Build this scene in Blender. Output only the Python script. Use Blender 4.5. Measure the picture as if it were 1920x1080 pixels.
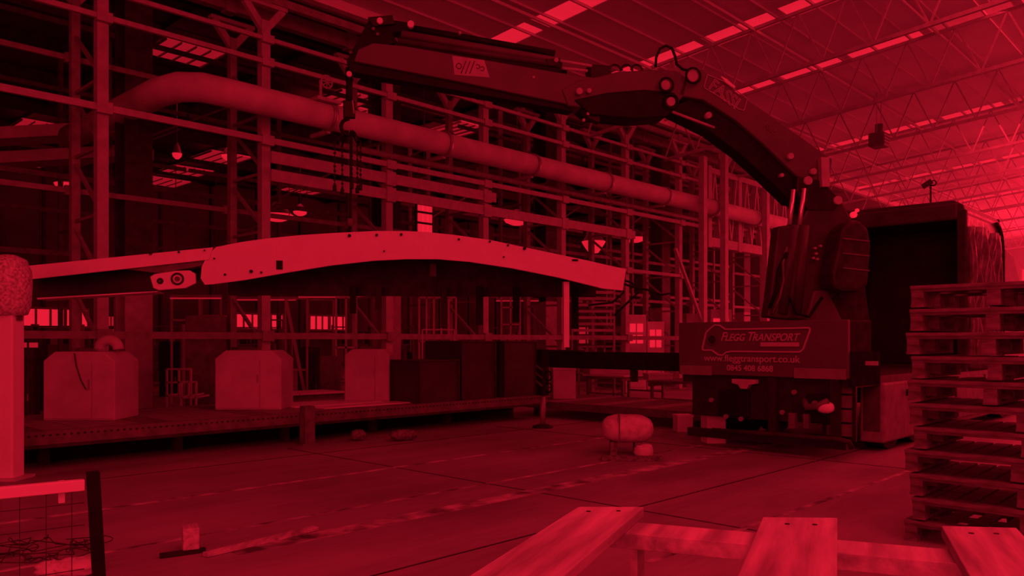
import bpy, math, random
from mathutils import Vector, Matrix
random.seed(7)
for o in list(bpy.data.objects): bpy.data.objects.remove(o)
S = bpy.context.scene; COL = S.collection
# ---------------------------------------------------------------- camera
F = 1500.0; CX = 960.0; HY = 640.0; CH = 1.65
cd = bpy.data.cameras.new('camera'); cam = bpy.data.objects.new('camera', cd); COL.objects.link(cam)
cam.location = (0, 0, CH); cam.rotation_euler = (math.radians(90), 0, 0)
cd.sensor_width = 36; cd.lens = 36*F/1920; cd.shift_y = (HY-540)/1920; cd.clip_end = 400
S.camera = cam
# ---------------------------------------------------------------- light: the hall is washed in red light
RED = (1.0, 0.014, 0.043)
def red(k): return (RED[0]*k, RED[1]*k, RED[2]*k, 1)
w = bpy.data.worlds.new('world'); S.world = w; w.use_nodes = True
bg = w.node_tree.nodes['Background']; bg.inputs[0].default_value = red(1); bg.inputs[1].default_value = 0.13
S.view_settings.view_transform = 'Standard'; S.view_settings.look = 'None'
S.view_settings.exposure = 0; S.view_settings.gamma = 1; S.view_settings.use_curve_mapping = False
ANG = math.atan2(.722, .692)
def H(u, v, z=0): return Vector((.692*u-.722*v, .722*u+.692*v, z))
def area(name, loc, target, sx, sy, power):
    l = bpy.data.lights.new(name, 'AREA'); l.shape = 'RECTANGLE'; l.size = sx; l.size_y = sy
    l.energy = power; l.color = RED
    o = bpy.data.objects.new(name, l); COL.objects.link(o); o.location = loc
    o.rotation_euler = (Vector(target)-Vector(loc)).to_track_quat('-Z', 'Y').to_euler(); return o
area('skylight_front', H(4, -2, 8.6), H(6, 4, 0), 10, 8, 720)
area('skylight_middle', H(20, 2, 9.3), H(20, 4, 0), 14, 8, 700)
area('far_ceiling_fill', H(66, 2, 3.2), H(50, 3, 9), 18, 6, 9000)  # added fill that brightens the far ceiling; no door is built there
area('front_fill_behind_camera', H(-9, -3, 3.5), H(8, 7, 3), 9, 5, 950)  # added fill from the camera side to light the arch front, no doorway
area('skylight_far', H(46, 2, 8.6), H(46, 3, 0), 34, 12, 5600)
area('next_bay_skylight', H(22, 28, 10.6), H(22, 28, 0), 16, 12, 500)
# ---------------------------------------------------------------- materials
def mat(name, v, rough=.7, metal=0, noise=.12, scale=6, emit=None, bump=0.0, stretch=None, spec=.18):
    m = bpy.data.materials.new(name); m.use_nodes = True; nt = m.node_tree; N = nt.nodes; L = nt.links
    b = N['Principled BSDF']; b.inputs['Roughness'].default_value = rough; b.inputs['Metallic'].default_value = metal
    b.inputs['Specular IOR Level'].default_value = spec
    tc = N.new('ShaderNodeTexCoord'); nz = N.new('ShaderNodeTexNoise'); nz.inputs['Scale'].default_value = scale
    nz.inputs['Detail'].default_value = 5
    mp = N.new('ShaderNodeMapping')
    if stretch: mp.inputs['Scale'].default_value = stretch
    L.new(tc.outputs['Object'], mp.inputs[0]); L.new(mp.outputs[0], nz.inputs['Vector'])
    r = N.new('ShaderNodeValToRGB'); r.color_ramp.elements[0].position = .3; r.color_ramp.elements[1].position = .7
    lo, hi = max(0, v*(1-noise*1.6)), min(1, v*(1+noise))
    r.color_ramp.elements[0].color = (lo, lo, lo, 1); r.color_ramp.elements[1].color = (hi, hi, hi, 1)
    L.new(nz.outputs[0], r.inputs[0]); L.new(r.outputs[0], b.inputs['Base Color'])
    if bump:
        bp = N.new('ShaderNodeBump'); bp.inputs['Strength'].default_value = bump; bp.inputs['Distance'].default_value = .02
        L.new(nz.outputs[0], bp.inputs['Height']); L.new(bp.outputs[0], b.inputs['Normal'])
    if emit is not None:
        b.inputs['Emission Color'].default_value = red(1); b.inputs['Emission Strength'].default_value = emit
    return m
M = dict(
 white=mat('white_paint', .78, .45, noise=.03, scale=3), offwhite=mat('offwhite_paint', .5, .6, noise=.1, scale=2.5),
 speck=mat('speckled_padding', .6, .9, noise=.35, scale=30, bump=.4),
 rack=mat('rack_paint', .42, .6, noise=.1), rackd=mat('rack_paint_dull', .28, .6, noise=.15),
 steel=mat('grey_steel', .16, .5, noise=.2), dsteel=mat('dark_steel', .05, .5, noise=.3), pipe=mat('pipe_lagging', .55, .75, noise=.12, scale=2, bump=.1),
 matte=mat('matte_black', .02, .95, noise=.3, spec=.02), black=mat('black_rubber', .012, .6, noise=.3), blackp=mat('black_paint', .03, .45, noise=.2), crane=mat('crane_paint', .13, .4, noise=.12, scale=2),
 craned=mat('crane_paint_dark', .07, .4, noise=.2, scale=2), chrome=mat('polished_rod', .9, .3, .7, noise=.02),
 sign=mat('sign_board', .11, .5, noise=.1, scale=2), print=mat('sign_print', .42, .5, noise=.05), printd=mat('sign_print_dark', .03, .5),
 reflect=mat('reflective_board', .22, .5, noise=.1), wood=mat('pale_timber', .52, .7, noise=.28, scale=2.2, stretch=(9, .9, 9), bump=.3),
 woodp=mat('weathered_timber', .18, .85, noise=.35, scale=5, stretch=(4, 1, 4), bump=.3),
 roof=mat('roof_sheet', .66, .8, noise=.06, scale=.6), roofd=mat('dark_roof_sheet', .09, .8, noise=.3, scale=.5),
 truss=mat('truss_steel', .4, .6), wall=mat('wall_cladding', .16, .8, noise=.1, scale=.6), walld=mat('dark_wall', .1, .8, noise=.3, scale=.4),
 glow=mat('lit_glazing', .5, .5, emit=.62), lamp=mat('lamp_glow', .5, .5, emit=.68), dimglow=mat('dim_lit_glazing', .5, .5, emit=.3),
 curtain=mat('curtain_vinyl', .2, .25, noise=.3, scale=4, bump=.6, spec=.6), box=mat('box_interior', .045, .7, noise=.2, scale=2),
 card=mat('dark_crate_board', .055, .6, noise=.15, scale=2), wrap=mat('plastic_wrap', .55, .35, noise=.15, scale=12, bump=.5),
 mark=mat('worn_floor_paint', .42, .7, noise=.5, scale=4), galv=mat('galvanised', .35, .45, .3, noise=.2),
 cloth=mat('pale_cloth', .6, .9, noise=.1))
def concrete():
    m = bpy.data.materials.new('concrete_floor'); m.use_nodes = True; nt = m.node_tree; N = nt.nodes; L = nt.links
    b = N['Principled BSDF']; tc = N.new('ShaderNodeTexCoord')
    def nz(s, st, d=6):
        mp = N.new('ShaderNodeMapping'); mp.inputs['Scale'].default_value = st; L.new(tc.outputs['Object'], mp.inputs[0])
        n = N.new('ShaderNodeTexNoise'); n.inputs['Scale'].default_value = s; n.inputs['Detail'].default_value = d; L.new(mp.outputs[0], n.inputs['Vector']); return n
    a = nz(.8, (.25, 1.4, 1)); c = nz(.45, (1, 1, 1)); d = nz(9, (.3, 1.5, 1), 8)
    mx = N.new('ShaderNodeMath'); mx.operation = 'ADD'; L.new(a.outputs[0], mx.inputs[0]); L.new(c.outputs[0], mx.inputs[1])
    m2 = N.new('ShaderNodeMath'); m2.operation = 'MULTIPLY_ADD'; m2.inputs[1].default_value = .35; L.new(d.outputs[0], m2.inputs[0]); L.new(mx.outputs[0], m2.inputs[2])
    r = N.new('ShaderNodeValToRGB'); e = r.color_ramp.elements; e[0].position = .9; e[1].position = 1.45
    m3 = N.new('ShaderNodeMath'); m3.operation = 'MULTIPLY'; m3.inputs[1].default_value = .62; L.new(m2.outputs[0], m3.inputs[0])
    e[0].position = .5; e[1].position = .9; e[0].color = (.16, .16, .16, 1); e[1].color = (.38, .38, .38, 1)
    L.new(m3.outputs[0], r.inputs[0]); L.new(r.outputs[0], b.inputs['Base Color'])
    b.inputs['Roughness'].default_value = .5; b.inputs['Specular IOR Level'].default_value = .35
    return m
M['floor'] = concrete()
# ---------------------------------------------------------------- frames and mesh builder
class Frame:
    def __init__(s, origin, ang): s.o = Vector((origin[0], origin[1], 0)); s.a = ang; s.R = Matrix.Rotation(ang, 3, 'Z')
    def w(s, p): return s.R @ Vector(p) + s.o
    def l(s, p): return s.R.transposed() @ (Vector(p)-s.o)
    def px(s, x, y, Y): return s.l(((x-CX)/F*Y, Y, CH-(y-HY)/F*Y))          # a point seen at x, y and standing Y metres away
    def pz(s, x, y, z): Y = F*(CH-z)/(y-HY); return s.px(x, y, Y)
    def plane(s, x, y, b=0):                                               # a point on this frame's own upright plane y = b
        r = (x-CX)/F; d = s.R @ Vector((1, 0, 0)); n = s.w((0, b, 0))
        a = (r*n.y-n.x)/(d.x-r*d.y); p = s.w((a, b, 0)); return (a, CH-(y-HY)/F*p.y)
HF = Frame((0, 0), ANG); WF = Frame((0, 0), 0)
class MB:
    def __init__(s): s.v = []; s.f = []; s.sm = False
    def add(s, vs, fs):
        n = len(s.v); s.v += [tuple(v) for v in vs]; s.f += [tuple(i+n for i in f) for f in fs]; return s
    def box(s, x0, x1, y0, y1, z0, z1):
        vs = [(x, y, z) for z in (z0, z1) for x, y in ((x0, y0), (x1, y0), (x1, y1), (x0, y1))]
        return s.add(vs, [(3, 2, 1, 0), (4, 5, 6, 7), (0, 1, 5, 4), (1, 2, 6, 5), (2, 3, 7, 6), (3, 0, 4, 7)])
    def bar(s, p, q, w, h=None):
        h = h or w; p = Vector(p); q = Vector(q); d = (q-p).normalized()
        up = Vector((0, 0, 1)) if abs(d.z) < .95 else Vector((0, 1, 0))
        a = d.cross(up).normalized()*(w/2); b = a.normalized().cross(d).normalized()*(h/2)
        vs = [c+e for c in (p, q) for e in (-a-b, a-b, a+b, -a+b)]
        return s.add(vs, [(3, 2, 1, 0), (4, 5, 6, 7), (0, 1, 5, 4), (1, 2, 6, 5), (2, 3, 7, 6), (3, 0, 4, 7)])
    def tube(s, pts, r, n=10, cap=True):
        s.sm = True; pts = [Vector(p) for p in pts]; rs = r if isinstance(r, (list, tuple)) else [r]*len(pts)
        ref = None; rings = []
        for i, p in enumerate(pts):
            d = ((pts[min(i+1, len(pts)-1)]-pts[max(i-1, 0)])).normalized()
            if ref is None: ref = d.orthogonal().normalized()
            ref = (ref-d*ref.dot(d)).normalized(); b = d.cross(ref)
            rings.append([p+(ref*math.cos(t)+b*math.sin(t))*rs[i] for t in [2*math.pi*k/n for k in range(n)]])
        vs = [v for r_ in rings for v in r_]; fs = []
        for i in range(len(pts)-1):
            for k in range(n): fs.append((i*n+k, i*n+(k+1) % n, (i+1)*n+(k+1) % n, (i+1)*n+k))
        if cap: fs.append(tuple(range(n))[::-1]); fs.append(tuple(range((len(pts)-1)*n, len(pts)*n)))
        return s.add(vs, fs)
    def prism(s, poly, y0, y1):            # outline in x-z, thickness along y
        n = len(poly); vs = [(x, y0, z) for x, z in poly]+[(x, y1, z) for x, z in poly]
        ar = sum(poly[i][0]*poly[(i+1) % n][1]-poly[(i+1) % n][0]*poly[i][1] for i in range(n))
        a = tuple(range(n)); b = tuple(range(2*n-1, n-1, -1)); sd = [(i, i+n, (i+1) % n+n, (i+1) % n) for i in range(n)]
        if ar < 0: a = a[::-1]; b = b[::-1]; sd = [t[::-1] for t in sd]
        return s.add(vs, [a, b]+[t for t in sd])
    def prismy(s, poly, x0, x1):           # outline in y-z, thickness along x
        n = len(poly); vs = [(x0, y, z) for y, z in poly]+[(x1, y, z) for y, z in poly]
        return s.add(vs, [tuple(range(n)), tuple(range(2*n-1, n-1, -1))]+[(i, i+n, (i+1) % n+n, (i+1) % n) for i in range(n)])
    def lathe(s, c, prof, n=20):           # profile (r, z) about the vertical through c
        s.sm = True; m = len(prof); vs = [(c[0]+r*math.cos(2*math.pi*k/n), c[1]+r*math.sin(2*math.pi*k/n), c[2]+z) for r, z in prof for k in range(n)]
        fs = [(i*n+k, i*n+(k+1) % n, (i+1)*n+(k+1) % n, (i+1)*n+k) for i in range(m-1) for k in range(n)]
        return s.add(vs, fs+[tuple(range(n))[::-1], tuple(range((m-1)*n, m*n))])
    def ring(s, c, R, r, axis='y', n=24, m=8, t0=0, t1=2*math.pi):
        pts = []
        for k in range(n+1):
            t = t0+(t1-t0)*k/n; a, b = R*math.cos(t), R*math.sin(t)
            pts.append({'y': (c[0]+a, c[1], c[2]+b), 'x': (c[0], c[1]+a, c[2]+b), 'z': (c[0]+a, c[1]+b, c[2])}[axis])
        return s.tube(pts, r, m)
    def build(s, name, m, parent=None, frame=None, bevel=0, kind=None, label=None):
        base = Vector((0, 0, 0)); me = bpy.data.meshes.new(name)
        root = parent
        while root is not None and 'fx' not in root.keys() and root.parent: root = root.parent
        if parent is not None: base = Vector(BASE.get(root.name, (0, 0, 0)))
        me.from_pydata([tuple(Vector(v)-base) for v in s.v], [], s.f); me.validate()
        import bmesh
        bm = bmesh.new(); bm.from_mesh(me); bmesh.ops.recalc_face_normals(bm, faces=bm.faces); bm.to_mesh(me); bm.free()
        if s.sm:
            for p in me.polygons: p.use_smooth = len(p.vertices) <= 4
        me.materials.append(M[m]); o = bpy.data.objects.new(name, me); COL.objects.link(o)
        if parent is not None: o.parent = parent
        elif frame is not None: o.location = frame.o; o.rotation_euler = (0, 0, frame.a)
        if bevel:
            b = o.modifiers.new('bevel', 'BEVEL'); b.width = bevel; b.segments = 2; b.limit_method = 'ANGLE'
        if kind: o['kind'] = kind
        if label: o['label'] = label
        return o
BASE = {}
def thing(name, label, cat, base, frame=HF, group=None):
    o = bpy.data.objects.new(name, None); COL.objects.link(o); o.empty_display_size = .1
    o.location = frame.w(base); o.rotation_euler = (0, 0, frame.a)
    o['fx'] = 1; o['label'] = label; o['category'] = cat
    if group: o['group'] = group
    BASE[o.name] = tuple(base); return o
def tag(o, label, cat, group=None):
    o['label'] = label; o['category'] = cat
    if group: o['group'] = group
    return o
def dup(root, base, label, group=None, frame=HF):
    r = root.copy(); COL.objects.link(r); r.location = frame.w(base); r['label'] = label; BASE[r.name] = tuple(base)
    kids = [(c, r) for c in root.children]
    for ch, pr in kids:
        c = ch.copy(); COL.objects.link(c); c.parent = pr
        for g in ch.children:
            d = g.copy(); COL.objects.link(d); d.parent = c
    return r
def B(*a): return MB().box(*a)
def BAR(*a): return MB().bar(*a)
def T(*a, **k): return MB().tube(*a, **k)
def struct(mb, name, m, parent=None, **k):
    o = mb.build(name, m, parent, frame=None if parent else HF, **k)
    if not parent: o['kind'] = 'structure'
    return o
def sparent(name):
    o = bpy.data.objects.new(name, None); COL.objects.link(o); o.rotation_euler = (0, 0, ANG); o['kind'] = 'structure'; o['fx'] = 1; BASE[o.name] = (0, 0, 0); return o
# ================================================================ SETTING
U0, U1 = -8, 72
def zr(v): return 10.45-.081*v                         # main hall roof, falling to the left
fl = struct(B(U0, U1+1, -14, 47, -.2, 0), 'floor', 'floor')
for vv, ww, a, b in ((8.35, .07, -1, 17), (6.62, .05, 0, 20), (5.9, .22, 3, 14), (3.4, .06, 5, 14)):
    struct(B(a, b, vv-ww/2, vv+ww/2, 0, .004), 'floor_line', 'mark', fl)
for vv in (10.2, 4.6): struct(B(-2, 40, vv-.012, vv+.012, 0, .003), 'floor_joint', 'dsteel', fl)
for uu in (6.5, 11, 15.5): struct(B(uu-.012, uu+.012, 0, 11, 0, .003), 'floor_joint', 'dsteel', fl)
# roof of the main hall : sheets between the skylight strips, standing seams
ceil = sparent('ceiling')
strips = [(14.2, 14.9), (18.5, 19.3), (22.8, 23.4), (31.5, 32.2), (40.2, 40.8), (49, 49.6)]
edge = [U0]+[x for s in strips for x in s]+[U1]
def slab(u0, u1, v0, v1, dz=0, t=.12):
    return MB().add([(u, v, zr(v)+dz+h) for h in (0, t) for u, v in ((u0, v0), (u1, v0), (u1, v1), (u0, v1))],
                    [(3, 2, 1, 0), (4, 5, 6, 7), (0, 1, 5, 4), (1, 2, 6, 5), (2, 3, 7, 6), (3, 0, 4, 7)])
for i in range(0, len(edge), 2): slab(edge[i], edge[i+1], -14, 15.2).build('roof_sheet', 'roof', ceil)
for a, b in strips:
    v = -12.0; k = 0
    while v < 14.6:
        slab(a, b, v, v+1.9, .02, .05).build('skylight_pane', 'glow' if k % 5 != 3 else 'dimglow', ceil)
        slab(a, b, v+1.9, v+2.1, 0, .1).build('glazing_bar', 'roof', ceil); v += 2.1; k += 1
seams = MB()
for k in range(0, 74):
    vv = -13.5+.9*k
    if vv < 15: seams.add([(U0, vv-.02, zr(vv)-.05), (U1, vv-.02, zr(vv)-.05), (U1, vv+.02, zr(vv)-.05), (U0, vv+.02, zr(vv)-.05), (U0, vv-.02, zr(vv)+.02), (U1, vv-.02, zr(vv)+.02), (U1, vv+.02, zr(vv)+.02), (U0, vv+.02, zr(vv)+.02)],
                          [(3, 2, 1, 0), (0, 1, 5, 4), (2, 3, 7, 6)])
seams.build('roof_seam', 'roof', ceil, kind='stuff')
for vv in (12.7, 9.6, 6.5, 3.3, 0, -3.4):                       # purlins running the length of the hall
    BAR((U0, vv, zr(vv)-.14), (U1, vv, zr(vv)-.1), .05, .07).build('purlin', 'roof', ceil)
# lattice trusses across the hall, each one a thing
tr0 = None
us = [18.9, 23.1, 27.5, 31.85, 36.2, 40.5, 44.9, 49.3, 53.7, 58, 62.4]
ords = 'first second third fourth fifth sixth seventh eighth ninth tenth eleventh twelfth thirteenth'.split()
for i, u in enumerate(us):
    lab = 'grey steel lattice roof truss, %s one counted along the hall roof from the camera' % ords[i]
    if tr0 is None:
        tr0 = thing('roof_truss', lab, 'truss', (u, 0, 0), group='lattice trusses under the hall roof')
        d = 1.45
        BAR((u, -13.5, zr(-13.5)-.1), (u, 15, zr(15)-.1), .08, .08).build('top_chord', 'truss', tr0)
        BAR((u, -13.5, zr(-13.5)-d), (u, 15, zr(15)-d), .09, .09).build('bottom_chord', 'truss', tr0)
        n = 24; st = 28.5/n
        for k in range(n):
            v = -13.5+k*st; m_ = v+st/2
            BAR((u, v, zr(v)-d), (u, m_, zr(m_)-.1), .04).build('web_member', 'truss', tr0)
            BAR((u, m_, zr(m_)-.1), (u, v+st, zr(v+st)-d), .04).build('web_member', 'truss', tr0)
    else: dup(tr0, (u, 0, 0), lab)
# walls
wf = sparent('wall_far'); k = 0
u = 0
B(U1, U1+.3, -14, 47, 0, 13).build('wall_panel', 'wall', wf)
for k in range(24): B(U1-.06, U1, -13+2.5*k, -12.8+2.5*k, 0, 12).build('cladding_rib', 'wall', wf)
for k in range(4):
    wn = sparent('window_%d' % (k+1)); v = -3+k*4.6
    B(U1-.1, U1-.02, v, v+3.6, 4.2, 7.2).build('glass_pane', 'glow', wn)
    for z in (4.15, 5.7, 7.2): B(U1-.14, U1-.08, v-.1, v+3.7, z, z+.1).build('glazing_bar', 'truss', wn)
    for q in range(4): B(U1-.14, U1-.08, v-.1+1.2*q, v+1.2*q, 4.15, 7.3).build('glazing_bar', 'truss', wn)
wl = sparent('wall_left')
B(U0, U1, 46, 46.3, 0, 12).build('wall_panel', 'walld', wl)
for k in range(26): B(U0+3*k, U0+3*k+.15, 45.9, 46, 0, 11).build('cladding_rib', 'dsteel', wl)
wb = sparent('wall_partition')                          # dark fascia above the rack, between the two roofs
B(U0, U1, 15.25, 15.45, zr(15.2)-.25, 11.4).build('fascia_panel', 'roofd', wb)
B(U0, U1, 15.05, 15.25, zr(15.2)-.2, zr(15.2)+.02).build('valley_gutter', 'white', wb)
# windows on the far side of the next bay
for n, (x0, x1) in enumerate([(40, 118), (124, 162), (440, 486), (496, 528), (580, 613), (618, 652)]):
    a = HF.px(x0, 600, 45.9/(.692-.722*(x0-CX)/F)); b = HF.px(x1, 600, 45.9/(.692-.722*(x1-CX)/F))
    wn = sparent('window_%d' % (n+5)); z0, z1 = 2.45, 3.3
    B(a.x, b.x, 45.8, 45.88, z0, z1).build('glass_pane', 'lamp', wn)
    for z in (z0-.1, z1): B(a.x-.1, b.x+.1, 45.74, 45.86, z, z+.1).build('window_frame', 'rackd', wn)
    for q in range(4): q_ = a.x-.1+(b.x-a.x+.1)*q/3; B(q_, q_+.1, 45.74, 45.86, z0, z1).build('window_frame', 'rackd', wn)
# roof of the next bay with its small skylights
rb = sparent('ceiling_next_bay'); rb.name = 'ceiling_2'; BASE['ceiling_2'] = (0, 0, 0)
ZB = 11.05
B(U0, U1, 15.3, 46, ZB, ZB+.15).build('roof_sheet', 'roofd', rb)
for v in (18, 21, 24, 27.5, 31, 35, 39, 43): BAR((U0, v, ZB-.25), (U1, v, ZB-.25), .22, .45).build('roof_beam', 'dsteel' if v % 2 else 'steel', rb)
for u in range(-6, 72, 4): BAR((u, 15.5, ZB-.1), (u, 46, ZB-.1), .14, .2).build('purlin', 'dsteel', rb)
seen = []
for x, y, du, dv in ((345, 98, 3.0, 2.0), (415, 295, 3.4, 2.6), (350, 320, 3.4, 2.2), (307, 341, 3.5, 2.6), (590, 212, 3, 2.2), (650, 185, 2.6, 2), (862, 241, 2.6, 2.2),
                     (806, 263, 2.6, 2.2), (230, 240, 3, 1.8), (75, 238, 3, 2.2), (505, 385, 4, 3), (480, 388, 3, 3), (698, 400, 4, 3), (570, 355, 4, 2.5), (45, 300, 3.5, 3), (655, 205, 3, 1.2), (10, 318, 3, 2)):
    Y = F*(ZB-.5-CH)/(HY-y); p = HF.px(x, y, Y)
    if p.y > 45 or p.x > 70: continue
    du *= .6; dv *= .85; B(p.x-du/2, p.x+du/2, p.y-dv/2, p.y+dv/2, ZB-.53, ZB-.48).build('skylight_pane', 'dimglow', rb)
    for q in range(5): t = p.x-du/2+du*q/4; B(t-.02, t+.02, p.y-dv/2, p.y+dv/2, ZB-.58, ZB-.5).build('glazing_bar', 'rackd', rb)
hz = bpy.data.materials.new('dusty_haze'); hz.use_nodes = True; N = hz.node_tree.nodes; N.remove(N['Principled BSDF'])
vs_ = N.new('ShaderNodeVolumeScatter'); vs_.inputs['Density'].default_value = .012; vs_.inputs['Anisotropy'].default_value = .3; vs_.inputs['Color'].default_value = (1, 1, 1, 1)
hz.node_tree.links.new(vs_.outputs[0], N['Material Output'].inputs['Volume']); M['haze'] = hz
hzo = B(19, U1-.5, -13, 14.0, .02, 11.5).build('dusty_haze', 'haze', frame=HF, kind='stuff'); tag(hzo, 'dusty bright haze filling the far end of the hall', 'haze')
# building columns: steel stanchions, light painted foot
for i, u in enumerate((6.4, 12.75, 19.0, 25.5, 31.8)):
    c = thing('steel_stanchion', 'heavy %s steel building stanchion behind the rack, %s from the camera end' % (('dark', 'dark grey', 'dull', 'grey', 'distant')[i], ords[i]), 'column', (u, 16.75, 0), group='building stanchions')
    h = .27
    for lo, hi, m in ((0, 2.9, 'rack'), (2.9, 11, 'dsteel')):
        B(u-h, u+h, 16.75-h, 16.75-h+.05, lo, hi).build('flange', m, c); B(u-h, u+h, 16.75+h-.05, 16.75+h, lo, hi).build('flange', m, c)
        B(u-.03, u+.03, 16.75-h+.05, 16.75+h-.05, lo, hi).build('web_plate', m, c)
    B(u-.4, u+.4, 16.35, 17.15, 0, .05).build('base_plate', 'steel', c)
# ================================================================ STEEL RACK (left)
fr0 = None; V0, V1 = 15.0, 16.36
for k in range(10):
    u = 5.175+3.135*k
    lab = 'pale painted steel upright frame with zigzag braces, %s from the camera end of the rack' % ords[k]
    if fr0 is None:
        fr0 = thing('rack_upright_frame', lab, 'steel frame', (u, V0, 0), group='upright frames of the steel rack')
        B(u-.095, u+.095, V0-.09, V0+.09, 0, 8.2).build('post', 'rack', fr0); B(u-.075, u+.075, V1-.075, V1+.075, 0, 8.2).build('post', 'rackd', fr0)
        for v in (V0, V1): B(u-.18, u+.18, v-.18, v+.18, 0, .03).build('base_plate', 'rackd', fr0)
        z = .3
        while z < 7.4:
            BAR((u, V0, z), (u, V1, z), .055).build('brace', 'rackd', fr0); BAR((u, V0, z+.05), (u, V1, z+1.1), .06).build('brace', 'rackd', fr0); z += 1.2
        for v in (V0, V1):
            for s in (-1, 1): BAR((u, v, 8.0), (u+.42*s, v, 8.52), .11, .14).build('head_bracket', 'rack', fr0)
            B(u-.5, u+.5, v-.08, v+.08, 8.5, 8.58).build('head_plate', 'rack', fr0)
    else: dup(fr0, (u, V0, 0), lab)
def rail(a, b, v, z, w, h, m, lab, cat='rail', name='long_rail', n=None):
    t = thing(name, lab, cat, (a, v, z))
    BAR((a, v, z), (b, v, z), w, h).build('rail_tube', m, t)
    u = 5.175+3.135*math.ceil((a-5.175)/3.135)
    while u < b: B(u-.13, u+.13, v-w/2-.02, v+w/2+.02, z-h/2-.04, z+h/2+.04).build('clamp', m, t); u += 3.135
    return t
rail(1, 34, 14.86, 7.8, .07, .08, 'rack', 'thin pale upper rail along the rack front, highest of the thin rails')
rail(1, 34, 14.86, 7.33, .07, .09, 'rack', 'thin pale rail along the rack front just under the highest thin rail')
rail(1, 34, 14.86, 5.74, .07, .12, 'rack', 'pale rail crossing the rack front in front of the lagged pipe')
rail(8.4, 14.9, 14.88, 5.42, .06, .24, 'rack', 'upper of two deep pale shelf beams on the rack', 'beam', 'shelf_beam')
rail(8.4, 21.2, 14.88, 5.05, .06, .24, 'rack', 'lower of two deep pale shelf beams on the rack', 'beam', 'shelf_beam')
rail(1, 34, 14.86, 1.76, .08, .13, 'rackd', 'long dull guard rail at head height behind the white cabinets')
rail(1, 34, 15.0, 8.68, .14, .16, 'rackd', 'top beam lying on the rack front posts', 'beam', 'top_beam')
rail(1, 34, 16.5, 9.0, .2, .34, 'rackd', 'deep dull beam above the rack back posts', 'beam', 'top_beam')
rail(1, 34, 16.5, 7.0, .07, .1, 'rackd', 'upper thin dull rail along the rack back')
rail(1, 34, 16.5, 4.5, .07, .1, 'rackd', 'middle thin dull rail along the rack back')
rail(14.9, 34, 16.5, 3.1, .07, .1, 'rackd', 'lowest thin dull rail along the rack back')
rail(14.9, 24, 14.86, 3.9, .07, .1, 'rack', 'short pale rail on the rack below the shelf beams')
# distant rows of dark framing behind the rack
fr1 = None; n = 0
for v in (20.5, 26.0):
    for u in (1.5, 8.2, 15.0, 22.0, 29.0, 36.0):
        lab = 'dim steel stillage frame in the next bay, %s row, %s along' % ('nearer' if v < 22 else 'farther', ords[n % 6])
        if fr1 is None:
            fr1 = thing('stillage_frame', lab, 'steel frame', (u, v, 0), group='dim frames in the next bay')
            for s in (0, 1.2):
                B(u-.06, u+.06, v+s-.06, v+s+.06, 0, ZB-.5).build('post', 'steel', fr1)
            for z in (3.2, 5.0, 6.8, 8.6): BAR((u, v, z), (u, v+1.2, z), .08).build('brace', 'steel', fr1)
            for z in (3.2, 5.0, 6.8, 8.6): BAR((u-3.3, v, z+.5), (u+3.4, v, z+.5), .06, .12).build('cross_rail', 'steel', fr1)
            for z in (3.2, 6.8): BAR((u, v, z), (u+3.2, v, z+1.8), .05).build('tie_rod', 'steel', fr1)
        else: dup(fr1, (u, v, 0), lab)
        n += 1
# lagged pipe with a bend
pp = thing('lagged_pipe', 'thick pale lagged pipe running along the rack with a bend at its left end', 'pipe', (7, 14.4, 6.2))
a = HF.px(345, 205, 14.3/(.692-.722*(345-CX)/F)); zc = 6.33; ub = a.x
pts = [(ub-.1, 20.0, zc), (ub-.1, 17, zc), (ub-.08, 15.2, zc), (ub+.05, 14.6, zc), (ub+.35, 14.33, zc), (ub+.9, 14.3, zc), (24.5, 14.3, zc), (33, 14.3, zc)]
T(pts, .27, 18).build('pipe_run', 'pipe', pp)
for u in (9.4, 12.6, 15.7, 18.9, 22, 25.1, 28.3):
    T([(u-.05, 14.3, zc), (u+.05, 14.3, zc)], .3, 18).build('joint_band', 'galv', pp)
    BAR((u, 14.3, zc-.3), (u, 14.95, zc-.3), .08).build('pipe_bracket', 'rack', pp)
vh = thing('valve_handwheel', 'small spoked valve handwheel standing on the lagged pipe near its bend', 'valve', (9.2, 14.3, 6.6))
T([(9.2, 14.3, 6.6), (9.2, 14.3, 7.05)], .03).build('valve_stem', 'rack', vh)
MB().ring((9.35, 14.3, 7.05), .13, .018, 'y').build('wheel_rim', 'rack', vh)
for t in range(4): BAR((9.35-.12*math.cos(t*.785), 14.3, 7.05-.12*math.sin(t*.785)), (9.35+.12*math.cos(t*.785), 14.3, 7.05+.12*math.sin(t*.785)), .018).build('wheel_spoke', 'rack', vh)
B(8.95, 9.5, 14.0, 14.6, 6.55, 6.62).build('valve_saddle', 'rack', vh)
f = Frame((WF.px(110, 270, 19).x, 19.0), .16)
t = thing('suspended_canopy', 'pale twin canopy panels hung behind the first rack frames at the far left', 'canopy', (0, 0, 6.3), f)
for y_, z_ in ((0, 6.25), (1.1, 5.95)):
    MB().add([(-3, y_, z_), (1.6, y_, z_+.45), (1.6, y_+.9, z_+.5), (-3, y_+.9, z_+.05), (-3, y_, z_+.28), (1.6, y_, z_+.73), (1.6, y_+.9, z_+.78), (-3, y_+.9, z_+.33)], [(3, 2, 1, 0), (4, 5, 6, 7), (0, 1, 5, 4), (1, 2, 6, 5), (2, 3, 7, 6), (3, 0, 4, 7)]).build('canopy_panel', 'offwhite', t)
for x in (-2, 1): T([(x, .5, 6.4), (x, .5, ZB-.2)], .03, 6).build('drop_rod', 'steel', t)
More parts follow.
